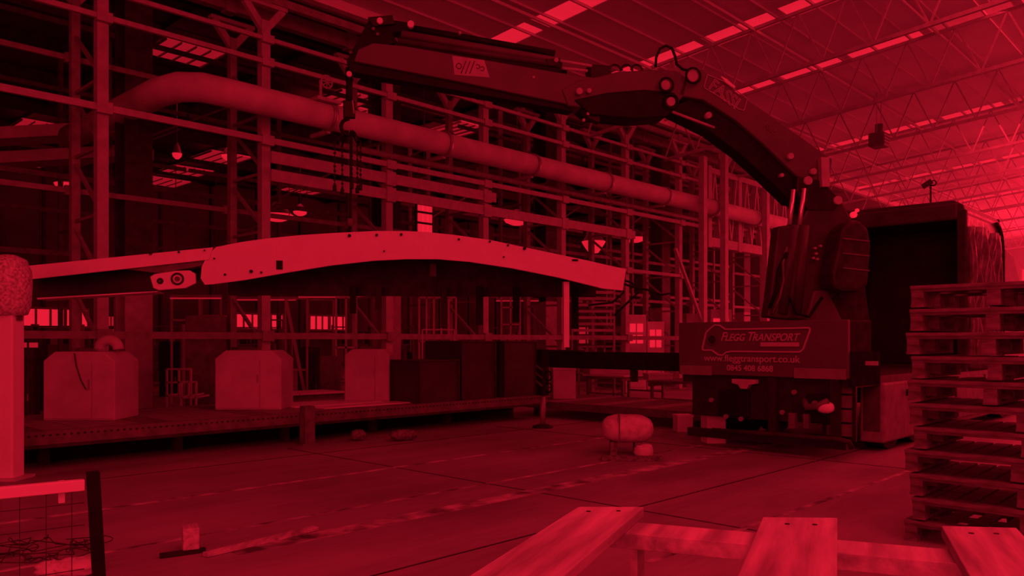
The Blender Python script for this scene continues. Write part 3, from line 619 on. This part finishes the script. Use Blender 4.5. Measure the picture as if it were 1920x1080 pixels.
# control pod
pod = [(1515, 545), (1512, 520), (1530, 440), (1545, 425), (1562, 425), (1578, 440), (1583, 470), (1578, 540), (1560, 552), (1530, 552)]
pd = cp(pod, .2, 'oil_tank', 'dsteel', .55, bevel=.06)
for y in (458, 484, 510): a = cr(1530, y); b = cr(1578, y+5); MB().bar((a[0], .76, a[1]), (b[0], .76, b[1]), .02, .02).build('tank_rib', 'steel', pd)
for x, y in ((1506, 470), (1508, 480), (1510, 490), (1516, 466), (1503, 488)): T([c3(x, y, .3), c3(x, y, .38)], .02, 8).build('valve_lever', 'rack', ck)
T([c3(1420, 590, .5), c3(1430, 560, .56), c3(1440, 530, .5), c3(1436, 500, .55), c3(1446, 470, .5)], .022, 6).build('hose', 'steel', ck)
T([c3(1415, 580, .5), c3(1425, 545, .56), c3(1432, 510, .5), c3(1444, 480, .55)], .03, 6).build('hose', 'black', ck)
T([c3(1450, 560, .5), c3(1460, 590, .6), c3(1480, 596, .6), c3(1500, 575, .5), c3(1510, 560, .5)], .025, 6).build('hose', 'black', ck)
# main boom
main = cp([(1262, 186), (1275, 150), (1308, 137), (1420, 212), (1548, 303), (1545, 330), (1522, 352), (1486, 338), (1420, 275), (1370, 232), (1310, 194)], .2, 'main_boom', 'crane', bevel=.02, label='paler main boom with lettering')
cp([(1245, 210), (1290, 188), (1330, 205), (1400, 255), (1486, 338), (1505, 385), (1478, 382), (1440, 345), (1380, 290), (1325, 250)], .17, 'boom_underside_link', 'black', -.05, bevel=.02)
cp([(1480, 335), (1530, 345), (1560, 380), (1550, 400), (1500, 400), (1478, 365)], .26, 'boom_pivot', 'blackp', bevel=.03)
cp([(1519, 303), (1534, 303), (1535, 357), (1521, 357)], .05, 'marker_plate', 'rack', .28)
for x, y, r in ((1498, 345, .07), (1508, 328, .05), (1553, 381, .07), (1466, 300, .05), (1315, 225, .05), (1450, 335, .03)):
    T([c3(x, y, .18), c3(x, y, .3)], r, 14).build('pivot_pin', 'rack', ck)
T([c3(1565, 412, .5), c3(1565, 412, .56)], .05, 14).build('beacon', 'lamp', ck, label='glowing round work light on the crane column')
T([c3(1572, 404, .5), c3(1572, 404, .54)], .03, 12).build('beacon', 'lamp', ck)
cp([(1340, 150), (1352, 156), (1368, 170), (1366, 173), (1350, 162)], .205, 'boom_highlight_strip', 'white', .01)
# lettering FASSI with outline plate
ang = math.atan2(252-212, 1420-1370)
def ctext(s, size, px, py, m, tilt, b=.21, **k):
    a = c3(px, py, b); bs = Vector(BASE[ck.name])
    c = bpy.data.curves.new('lettering', 'FONT'); c.body = s; c.size = size; c.extrude = .002; c.shear = k.get('shear', 0); c.fill_mode = k.get('fill', 'BOTH'); c.offset = k.get('fat', 0)
    if k.get('bev'): c.fill_mode = 'NONE'; c.bevel_depth = k['bev']; c.extrude = 0
    c.materials.append(M[m]); o = bpy.data.objects.new('lettering', c); COL.objects.link(o); o.parent = k['parent']
    o.location = Vector(a)-bs; R = Matrix.Rotation(tilt, 3, 'Y') @ Matrix(((-1, 0, 0), (0, 0, 1), (0, 1, 0))); o.rotation_euler = R.to_euler(); o.scale = (k.get('sx', 1), 1, 1); return o
cc = [(1310, 172), (1316, 148), (1346, 160), (1390, 192), (1384, 214), (1375, 212), (1340, 190)]
mbb = MB(); pts = [c3(x, y, .21) for x, y in cc]
for a, b in zip(pts, pts[1:]+pts[:1]): mbb.bar(a, b, .012, .012)
mbb.build('badge_outline', 'rack', main)
ctext('FASSI', .27, 1317, 172, 'rack', -.60, bev=.008, sx=.92, parent=main)
ctext('F365', .12, 1420, 243, 'reflect', -.62, bev=.004, parent=main)
# knuckle
cp([(1048, 175), (1080, 158), (1120, 150), (1150, 142), (1215, 138), (1262, 140), (1282, 155), (1275, 185), (1250, 212), (1200, 222), (1120, 212), (1060, 205)], .2, 'knuckle_arm', 'crane', bevel=.02)
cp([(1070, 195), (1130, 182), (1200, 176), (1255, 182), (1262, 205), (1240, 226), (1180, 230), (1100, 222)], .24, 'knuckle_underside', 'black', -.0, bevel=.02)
for x, y, r in ((1236, 170, .075), (1246, 200, .07), (1078, 181, .05), (1096, 180, .035)):
    T([c3(x, y, .2), c3(x, y, .29)], r, 16).build('pivot_pin', 'rack', ck)
for x, y in ((1237, 170), (1246, 200), (1286, 153)):
    a = c3(x, y, .3); MB().ring(a, .11 if x != 1286 else .12, .018, 'y', 20, 6).build('hose_loop', 'black', ck)
T([c3(1286, 153, .24), c3(1286, 153, .28)], .09, 16).build('pivot_pin', 'rack', ck)
T([c3(1219, 135, .25), c3(1220, 118, .25), c3(1227, 102, .25), c3(1238, 96, .25), c3(1249, 101, .25), c3(1255, 116, .25), c3(1258, 130, .25), c3(1268, 139, .25), c3(1280, 142, .25)], .022, 8).build('hose_loop', 'black', ck)
T([c3(1250, 218, .25), c3(1327, 247, .25)], .022, 8).build('link_rod', 'rack', ck, label='pale slim link rod')
for x in (1150, 1172, 1190): MB().ring(c3(x, 136, .1), .09, .018, 'y', 16, 6, 0, math.pi).build('hose_loop', 'blackp', ck)
cp([(1078, 198), (1120, 205), (1118, 235), (1100, 228), (1090, 215)], .08, 'valve_manifold', 'blackp', .1)
for x, y in ((1096, 220), (1104, 214), (1088, 232)): T([c3(x, y, .18), c3(x, y, .22)], .025, 8).build('valve_fitting', 'rack', ck)
# telescopic jib
jib = cp([(664, 122), (672, 100), (700, 88), (760, 94), (1040, 142), (1110, 152), (1062, 202), (860, 160)], .17, 'telescopic_jib', 'crane', bevel=.015)
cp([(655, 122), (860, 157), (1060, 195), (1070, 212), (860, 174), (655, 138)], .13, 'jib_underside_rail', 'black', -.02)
cp([(740, 86), (760, 84), (1060, 136), (1060, 146), (740, 94)], .12, 'jib_top_rail', 'black', .0)
T([c3(752, 66, .05), c3(1045, 117, .05)], .06, 12).build('extension_cylinder', 'crane', ck); T([c3(740, 48, 0), c3(1040, 101, 0)], .055, 12).build('extension_cylinder', 'black', ck)
T([c3(745, 82, .12), c3(1050, 128, .12)], .045, 10).build('extension_cylinder', 'craned', ck)
for a, b in (((1045, 122), (1103, 132)), ((1050, 136), (1095, 141))): T([c3(*a, .2), c3(*b, .2)], .025, 8).build('ram_rod', 'rack', ck, label='pale ram rod')
cp([(1020, 118), (1045, 116), (1050, 128), (1025, 130)], .12, 'cylinder_clamp', 'blackp', .05)
cp([(1100, 125), (1140, 128), (1145, 158), (1105, 158)], .14, 'jib_foot', 'blackp', bevel=.02)
for x, y, r in ((769, 54, .05), (860, 70, .02), (1038, 120, .035), (996, 152, .02), (712, 48, .045)): T([c3(x, y, .1), c3(x, y, .2)], r, 12).build('pivot_pin', 'white' if x < 780 else 'rack', ck)
cp([(650, 118), (690, 45), (712, 38), (775, 48), (775, 60), (735, 66), (745, 84), (700, 96), (672, 128), (655, 128)], .1, 'jib_tip_link', 'black', bevel=.01)
cp([(690, 40), (735, 36), (740, 52), (700, 56)], .14, 'tip_pulley_block', 'blackp', .02)
for x, y in ((658, 104), (680, 104), (700, 105), (708, 70), (700, 60)): T([c3(x, y, .1), c3(x, y, .14)], .025, 8).build('tip_bolt', 'steel', ck)
# worn script emblem on the jib
sc = MB(); q = .175
sc.ring(c3(858, 131, q), .04, .007, 'y', 14, 5)
for x in (868, 876, 884): sc.tube([c3(x-6, 145, q), c3(x+3, 122, q)], .007, 5)
for x, y in ((893, 132), (901, 136)): sc.ring(c3(x, y, q), .03, .006, 'y', 12, 5, .6, 5.6)
sc.build('worn_emblem', 'craned', jib)
cp([(846, 112), (905, 120), (915, 152), (850, 147)], .002, 'emblem_glare_patch', 'rack', .171);  # glare on the jib side, put in as a thin pale patch
# hook block and chains
a, z = cr(655, 143)
hk = thing('hook_block', 'dark swivel hook block hanging from the tip of the crane jib', 'hook', (a, 0, z), CF)
def hp(mb, n, m, **k): return mb.build(n, m, hk, **k)
hp(T([c3(655, 128), c3(655, 150)], .06, 12), 'swivel', 'black'); hp(T([c3(655, 143, .06), c3(655, 143, .12)], .04, 12), 'swivel_pin', 'white')
hp(T([c3(655, 148), c3(655, 190)], .05, 10), 'shank', 'black'); hp(B(c3(655, 200)[0]-.09, c3(655, 200)[0]+.09, -.05, .05, c3(655, 222)[2], c3(655, 190)[2]), 'hook_body', 'blackp', bevel=.02)
hp(MB().ring(c3(655, 238), .12, .03, 'y', 16, 8, -2.4, 1.6), 'hook', 'black')
hp(T([c3(661, 190, .05), c3(664, 215, .05)], .012, 6), 'safety_latch', 'rack')
for i, (x0, x1, b) in enumerate(((650, 628, .1), (653, 641, -.2), (657, 660, .25), (659, 670, -.1), (660, 676, .15))):
    a0 = c3(x0, 245, 0); t = thing('lifting_chain', 'dark lifting chain %s of five hanging from the crane hook' % ('leftmost', 'second from left', 'middle', 'fourth from left', 'rightmost')[i], 'chain', a0, CF, 'lifting chains')
    pts = [a0, c3(x1, 268, b*.6), c3(x1, 350, b)]
    n = 26; P = []
    for j in range(n+1):
        t_ = j/n; P.append(Vector(pts[0]).lerp(Vector(pts[1]), t_*4) if t_ < .25 else Vector(pts[1]).lerp(Vector(pts[2]), (t_-.25)/.75))
    ch = MB()
    for j in range(n): ch.bar(P[j], P[j+1], .012+.022*(j % 2), .034-.022*(j % 2))
    ch.build('chain_links', 'black', t); T([P[-1], P[-1]-Vector((0, 0, .08))], .03, 8).build('chain_hook', 'blackp', t)
t = thing('sling_leg', 'single dark sling from the chains to the top of the white arch', 'sling', c3(655, 350), CF)
T([c3(658, 262), c3(658, 350), c3(657, 415), c3(655, 442)], .02, 8).build('sling_rope', 'black', t); T([c3(656, 410), c3(656, 425)], .04, 8).build('shackle', 'steel', t)
# ---- outrigger
og = thing('outrigger', 'black outrigger beam reaching left from the truck with a vertical jack leg', 'outrigger', (11.45, 7, 0))
ou = 11.45; vl = 10.1
def pxat(u, v): p = H(u, v); return CX+F*p.x/p.y
B(ou-.12, ou+.12, 6.97, vl-.2, 1.16, 1.46).build('beam', 'black', og, bevel=.01); B(ou-.1, ou+.1, vl-.9, vl, 1.19, 1.49).build('beam_extension', 'blackp', og, bevel=.01)
B(ou-.1, ou+.1, vl-.02, vl+.14, .62, 1.5).build('jack_tube', 'black', og, bevel=.015)
T([(ou, vl+.06, .64), (ou, vl+.06, .05)], .05, 14).build('jack_rod', 'galv', og, label='pale jack rod'); MB().lathe((ou, vl+.06, 0), [(.2, 0), (.2, .03), (.08, .07)]).build('foot_pad', 'blackp', og)
for k_, s in enumerate((0, 1)): MB().ring((ou-.12, vl-.18, 1.0-.22*s), .09+.0*s, .016, 'x', 16, 6).build('hose_loop', 'black', og)
for z in (.8, .95, 1.1): BAR((ou-.105, vl-.03, z), (ou-.105, vl+.14, z+.1), .006, .035).build('hazard_stripe', 'steel', og)
B(ou-.05, ou+.05, 8.0, 8.1, .95, 1.17).build('lock_pin', 'blackp', og)
# ================================================================ PALLET STACK (right)
pw0 = {}
Hh = .193
for i in range(11):
    wide = i >= 6 or i in (0,)
    wdt = 1.2 if wide else .86
    u0 = 7.03+random.uniform(-.02, .02); v1 = 2.2+random.uniform(-.03, .02)+(.04 if i in (8, 0, 3) else 0); z0 = i*Hh
    lab = 'weathered timber pallet, %s counted up from the floor in the stack on the right' % ords[i]
    if wide not in pw0:
        t = thing('timber_pallet', lab, 'pallet', (u0, v1, z0), group='stacked timber pallets'); pw0[wide] = t
        D = 1.0
        nb = 3 if wide else 2
        vs = [v1-.1-(wdt-.1)*k/(nb-1) if nb > 1 else v1 for k in range(nb)]
        vs = [v1-.1-(wdt-.2+.1)*k/(nb-1) for k in range(nb)]
        for v in vs:
            B(u0, u0+D, v, v+.1, z0, z0+.022).build('bottom_board', 'woodp', t)
            for q in (0, .43, .86): B(u0+q+.005, u0+q+.14, v+.003, v+.097, z0+.022, z0+.125).build('block', 'woodp', t)
        for q in (0, .43, .86): B(u0+q, u0+q+.14, v1-wdt, v1, z0+.125, z0+.15).build('stringer_board', 'woodp', t)
        for k in range(6): v = v1-.12-(wdt-.12)*k/5; B(u0-.01, u0+D, v, v+.12, z0+.15, z0+.175).build('top_board', 'woodp', t)
        B(u0-.012, u0+.1, v1-wdt, v1, z0+.15, z0+.177).build('lead_board', 'woodp', t)
    else:
        t = dup(pw0[wide], (u0, v1, z0), lab)
        t.rotation_euler = (0, 0, ANG+random.uniform(-.012, .012))
# ================================================================ FOREGROUND TIMBER TRESTLE
d = Vector((.378, .926)); PF = Frame((0, 0), math.atan2(-.378, .926))
tt = thing('timber_trestle', 'pale timber trestle with three planks nailed over a crossbar in the foreground', 'trestle', (0, 2, 0), PF)
for x0, x1, ya, yb in ((-.73, -.545, 2.317, 2.39), (-.2, -.003, 2.38, 2.45), (.258, .442, 2.45, 2.5)):
    MB().add([(x, y, z) for z in (1.12, 1.15) for x, y in ((x0, .75), (x1, .75), (x1, yb), (x0, ya))], [(3, 2, 1, 0), (4, 5, 6, 7), (0, 1, 5, 4), (1, 2, 6, 5), (2, 3, 7, 6), (3, 0, 4, 7)]).build('plank', 'wood', tt, bevel=.003)
for x, y in ((-.68, 2.26), (-.6, 2.3), (-.13, 2.31), (-.06, 2.33), (.32, 2.38), (.38, 2.4)): T([(x, y, 1.14), (x, y, 1.1515)], .007, 8).build('nail_head', 'blackp', tt)
for y in (2.17, .95): B(-.62, .6, y, y+.14, 1.075, 1.12).build('crossbar', 'wood' if y > 2 else 'wood', tt, bevel=.003)
for y in (2.2, .98):
    for x in (-.54, .5): B(x, x+.02, y, y+.09, 0, 1.075).build('leg', 'wood', tt)
# ================================================================ MESH BARRIER (bottom left)
a = WF.px(158, 886, 3.62); b = WF.px(-260, 932, 3.15); dvv = b-a
BF = Frame((a.x, a.y), math.atan2(dvv.y, dvv.x)); L_ = dvv.xy.length
mbr = thing('mesh_barrier', 'wire mesh barrier with white top rail and black end post at the bottom left', 'barrier', (0, 0, 0), BF)
zt = a.z-.03
B(.0, L_, -.02, .02, zt-.05, zt).build('top_rail', 'white', mbr, bevel=.004); B(.075, .1, -.03, -.015, zt-.1, zt).build('clip', 'white', mbr)
BAR((-.035, 0, zt+.03), (-.09, 0, 0), .05, .05).build('end_post', 'black', mbr); B(-.2, .05, -.12, .12, 0, .02).build('post_foot', 'black', mbr)
wm = MB(); z = .12
while z < zt-.06: wm.box(0, L_, -.0015, .0015, z-.0015, z+.0015); z += .1
x = .05
while x < L_: wm.box(x-.0015, x+.0015, -.0015, .0015, .1, zt-.05); x += .1
wm.build('wire_mesh', 'dsteel', mbr, kind='stuff'); B(0, L_, -.012, .012, .08, .11).build('bottom_rail', 'dsteel', mbr)
B(.38, .42, -.02, .02, 0, zt-.05).build('mid_post', 'rackd', mbr)
for x, y, s, lab in ((140, 1068, .17, 'crumpled white rag on the floor behind the mesh barrier'), (95, 1075, .1, 'smaller crumpled rag left of the white rag')):
    f = Frame(tuple(WF.pz(x, y+10, 0).xy), .3); tag(blob(s, s*.8, .06, .06, x, 2.0, rough=.2).build('crumpled_rag', 'cloth', frame=f), lab, 'rag')
# tangled cable behind the mesh
f = Frame(tuple(WF.pz(70, 1040, 0).xy), 0); random.seed(4); pts = []
for k in range(240): pts.append((.35*math.sin(k*.13)+.12*math.sin(k*.48), .3*math.cos(k*.1)+.1*math.cos(k*.33), .02+.02*(k % 5)/2))
tag(T(pts, .004, 5).build('tangled_cable', 'dsteel', frame=f), 'tangled dark cable on the floor behind the mesh barrier', 'cable')
# ================================================================ CLUTTER IN THE NEXT BAY
# lit and dull machine cabinets
def mach(px0, px1, yt, Y, lab, m='steel', glow=None, ang=0.3, win=True, yb=None):
    f = Frame((((px0+px1)/2-CX)/F*Y, Y), ang); w_ = (px1-px0)/F*Y/2; zt = CH-(yt-HY)/F*Y; zb = 0 if yb is None else CH-(yb-HY)/F*Y
    t = thing('machine_cabinet', lab, 'machine', (0, 0, zb), f)
    B(-w_, w_, 0, min(1.2, w_*1.5), zb, zt).build('body', m, t, bevel=.02)
    n = 2 if w_ > .5 else 1
    for i in range(n):
        a = -w_+.04+i*(2*w_-.04)/n; b = a+(2*w_-.04)/n-.06
        dr = B(a, b, -.02, 0, zb+.1, zb+(zt-zb)*.55).build('door', m, t); B(b-.06, b-.04, -.05, -.02, zb+(zt-zb)*.25, zb+(zt-zb)*.35).build('handle', 'galv', dr)
        if win:
            for q in range(2):
                for q2 in range(2):
                    a_ = a+(b-a)*(.08+.46*q); z_ = zb+(zt-zb)*(.62+.15*q2)
                    B(a_, a_+(b-a)*.36, -.015, 0, z_, z_+(zt-zb)*.11).build('window_pane', glow or 'blackp', t)
    return t
mach(350, 420, 592, 16.2, 'dull round shouldered panel cabinet left of the middle hooded cabinet', 'steel', win=False)
mach(30, 78, 625, 19, 'dark machine beside the white column', 'dsteel', 'dimglow')
mach(0, 60, 652, 17, 'low dark machine at the far left behind the bed', 'dsteel')
mach(560, 600, 650, 21, 'dark cabinet under the bright windows behind the benches', 'dsteel')
mach(600, 640, 668, 18, 'low dull cabinet left of the right hooded cabinet', 'steel', win=False)
mach(1176, 1212, 590, 27, 'brightly lit machine booth right of the arch end', 'white', 'lamp', .1)
mach(1214, 1246, 603, 27.5, 'lit booth just right of the brightest booth', 'white', 'lamp', .1)
mach(1130, 1170, 612, 29, 'dull machine left of the lit booths', 'steel')
mach(1330, 1375, 580, 30, 'lit machine between rack posts above the truck sign', 'rack', 'glow')
mach(1285, 1320, 588, 29, 'small lit machine left of the girder post', 'rackd', 'dimglow')
mach(870, 905, 640, 24, 'dim machine behind the tall dark crate', 'dsteel', 'dimglow')
mach(470, 505, 655, 22, 'dim squat machine behind the middle hooded cabinet', 'dsteel')
mach(300, 335, 640, 24, 'dark cupboard right of the light painted stanchion', 'black', win=False)
mach(196, 222, 575, 27, 'tall narrow dim cabinet beside the nearest stanchion', 'steel', 'dimglow')
mach(1080, 1120, 600, 33, 'dim grey machine beyond the bright stay bar', 'steel', 'dimglow')
# louvred panel
f = Frame((WF.px(1112, 590, 24).x, 24), .1)
t = thing('louvre_panel', 'louvred panel of pale horizontal slats right of the bright stay bar', 'panel', (0, 0, 1.7), f)
for k in range(8): B(-.62, .62, -.02, .05, 1.75+k*.19, 1.83+k*.19).build('slat', 'offwhite' if k % 2 else 'rack', t)
for x in (-.66, .62): B(x, x+.05, -.03, .06, 0, 3.35).build('post', 'rack', t)
# tubular frames
sf0 = None
def sframe(px0, px1, yt, yb, Y, lab, nv, nh, diag=False, m='offwhite', r=.022):
    f = Frame((((px0+px1)/2-CX)/F*Y, Y), 0.0); w_ = (px1-px0)/F*Y/2; zt = CH-(yt-HY)/F*Y; zb = max(0, CH-(yb-HY)/F*Y)
    t = thing('tubular_stand', lab, 'stand', (0, 0, zb), f, 'tubular stands behind the bed')
    for i in range(nv+1): x = -w_+2*w_*i/nv; BAR((x, 0, 0 if i in (0, nv) else zb), (x, 0, zt), r*2).build('upright_tube', m, t)
    for i in range(nh+1): z = zb+(zt-zb)*i/nh; BAR((-w_, 0, z), (w_, 0, z), r*2).build('cross_tube', m, t)
    if diag: BAR((-w_, 0, zt), (w_, 0, zb), r*3).build('diagonal_tube', m, t)
    for i in (0, nv): x = -w_+2*w_*i/nv; BAR((x, 0, zb+.0), (x, .6, zb), r*2).build('foot_tube', m, t)
    return t
sframe(313, 358, 692, 742, 15.0, 'small white tubular step stand beside the dull panel cabinet', 2, 2, r=.016)
sframe(340, 368, 716, 745, 14.7, 'lower white tubular step in front of the small stand', 2, 1, r=.016)
sframe(322, 374, 558, 600, 21, 'tall white tubular frame left of the dull panel cabinet', 1, 1)
sframe(378, 414, 558, 592, 21.5, 'white tubular frame just above the dull panel cabinet', 1, 1)
sframe(536, 576, 560, 760, 20, 'white tubular frame under the middle of the bright windows', 1, 3, True)
sframe(578, 625, 562, 750, 22, 'white tubular frame enclosing a bright window', 1, 3)
sframe(630, 668, 558, 745, 19, 'white tubular frame left of the right hooded cabinet', 2, 2)
sframe(786, 855, 558, 640, 20, 'many barred white tubular rack right of the second stanchion', 5, 1)
sframe(792, 852, 618, 680, 18, 'low white tubular frame over the low dark crate', 1, 1, r=.015)
sframe(940, 975, 545, 640, 23, 'narrow white tubular frame behind the tall dark crates', 2, 3)
sframe(505, 530, 600, 740, 24, 'dull narrow tubular frame right of the middle hooded cabinet', 1, 4, True, 'rackd')
sframe(215, 236, 560, 700, 24, 'dull tubular frame left of the nearest stanchion', 3, 4, False, 'rack')
sframe(1085, 1150, 650, 700, 22, 'dull tubular frame above the outrigger beam', 4, 1, True, 'rackd')
# long pale strip light rails
for i, (x0, x1, y, Y, lab) in enumerate([(320, 415, 558, 21, 'pale strip batten above the dull panel cabinet'), (430, 555, 561, 23, 'pale strip batten above the middle hooded cabinet'), (560, 715, 556, 24, 'long pale strip batten between two stanchions'), (765, 860, 552, 25, 'pale strip batten right of the second stanchion'),
        (930, 1010, 563, 25, 'pale strip batten above the tall dark crates'), (60, 225, 550, 20, 'pale strip batten at the far left under the arm')]):
    f = Frame((((x0+x1)/2-CX)/F*Y, Y), 0); w_ = (x1-x0)/F*Y/2; z = CH-(y-HY)/F*Y
    t = thing('strip_batten', lab, 'strip lamp', (0, 0, z), f, 'strip battens in the next bay')
    B(-w_, w_, -.05, .05, z, z+.07).build('batten_case', 'rack', t); BAR((-w_, -.02, z-.02), (w_, -.02, z-.02), .04).build('tube', 'dimglow', t)
    for x in (-w_*.8, w_*.8): T([(x, 0, z+.05), (x, 0, z+3.5)], .01, 5).build('hanging_wire', 'steel', t)
SH = ['shelf left of nearest stanchion', 'shelf behind the arch', 'shelf beside third stanchion', 'shelf at far left', 'shelf below bright windows']
# shelves with stored parts further back
for j, (px, Y, lab) in enumerate([(255, 30, 'deep shelf of stored parts seen left of the nearest stanchion'), (700, 32, 'deep shelf of stored parts seen through the arch'), (985, 34, 'deep shelf of stored parts beside the third stanchion'), (60, 30, 'deep shelf of stored parts at the far left'), (470, 33, 'deep shelf of stored parts below the bright windows')]):
    f = Frame(((px-CX)/F*Y, Y), .2); t = thing('parts_shelf', lab, 'shelf', (0, 0, 0), f)
    for x in (-1.6, 0, 1.6): B(x-.04, x+.04, 0, .6, 0, 2.3).build('upright', 'rackd', t)
    for z in (.1, .8, 1.5, 2.2): B(-1.6, 1.6, 0, .6, z, z+.04).build('shelf_board', 'rackd', t)
    for z in (.14, .84, 1.54):
        x = -1.5; n = 0
        while x < 1.4:
            w_ = random.uniform(.15, .4); h = random.uniform(.2, .55)
            tag(B(x, x+w_, .1, .5, z, z+h).build('parts_bin', random.choice(['rack', 'steel', 'offwhite', 'dsteel']), frame=f), (ords+['last'])[n]+' bin on the %s board, %s' % ({.14: 'bottom', .84: 'middle', 1.54: 'top'}[z], SH[j]), 'bin', 'bins on the %s shelf, unit %s' % ({.14: 'bottom', .84: 'middle', 1.54: 'top'}[z], ords[j]))
            n += 1; x += w_+random.uniform(.05, .2)
# hanging heater under the hall roof
p = HF.px(1648, 262, 26)
t = thing('hanging_heater', 'dark unit heater hanging from the hall roof above the crane', 'heater', tuple(p))
B(p.x-.28, p.x+.28, p.y-.25, p.y+.25, p.z-.25, p.z+.2).build('casing', 'dsteel', t, bevel=.05); T([(p.x, p.y, p.z+.2), (p.x, p.y, p.z+.5)], .12, 12).build('flue', 'dsteel', t)
for s in (-.2, .2): T([(p.x+s, p.y, p.z+.2), (p.x+s, p.y, zr(p.y))], .012, 6).build('drop_rod', 'truss', t)
for s in (-.1, 0, .1): B(p.x-.26, p.x+.26, p.y-.27, p.y-.25, p.z+s-.03, p.z+s).build('louvre_blade', 'truss', t)
bpy.context.view_layer.update(); dg = bpy.context.evaluated_depsgraph_get()
for o in [o for o in bpy.data.objects if o.type == 'FONT']:      # lettering becomes plain mesh
    me = bpy.data.meshes.new_from_object(o.evaluated_get(dg)); n = bpy.data.objects.new('printed_text', me); COL.objects.link(n)
    n.parent = o.parent; n.location = o.location; n.rotation_euler = o.rotation_euler; n.scale = o.scale
    bpy.data.objects.remove(o)
for o in bpy.data.objects:
    if 'fx' in o.keys(): del o['fx']
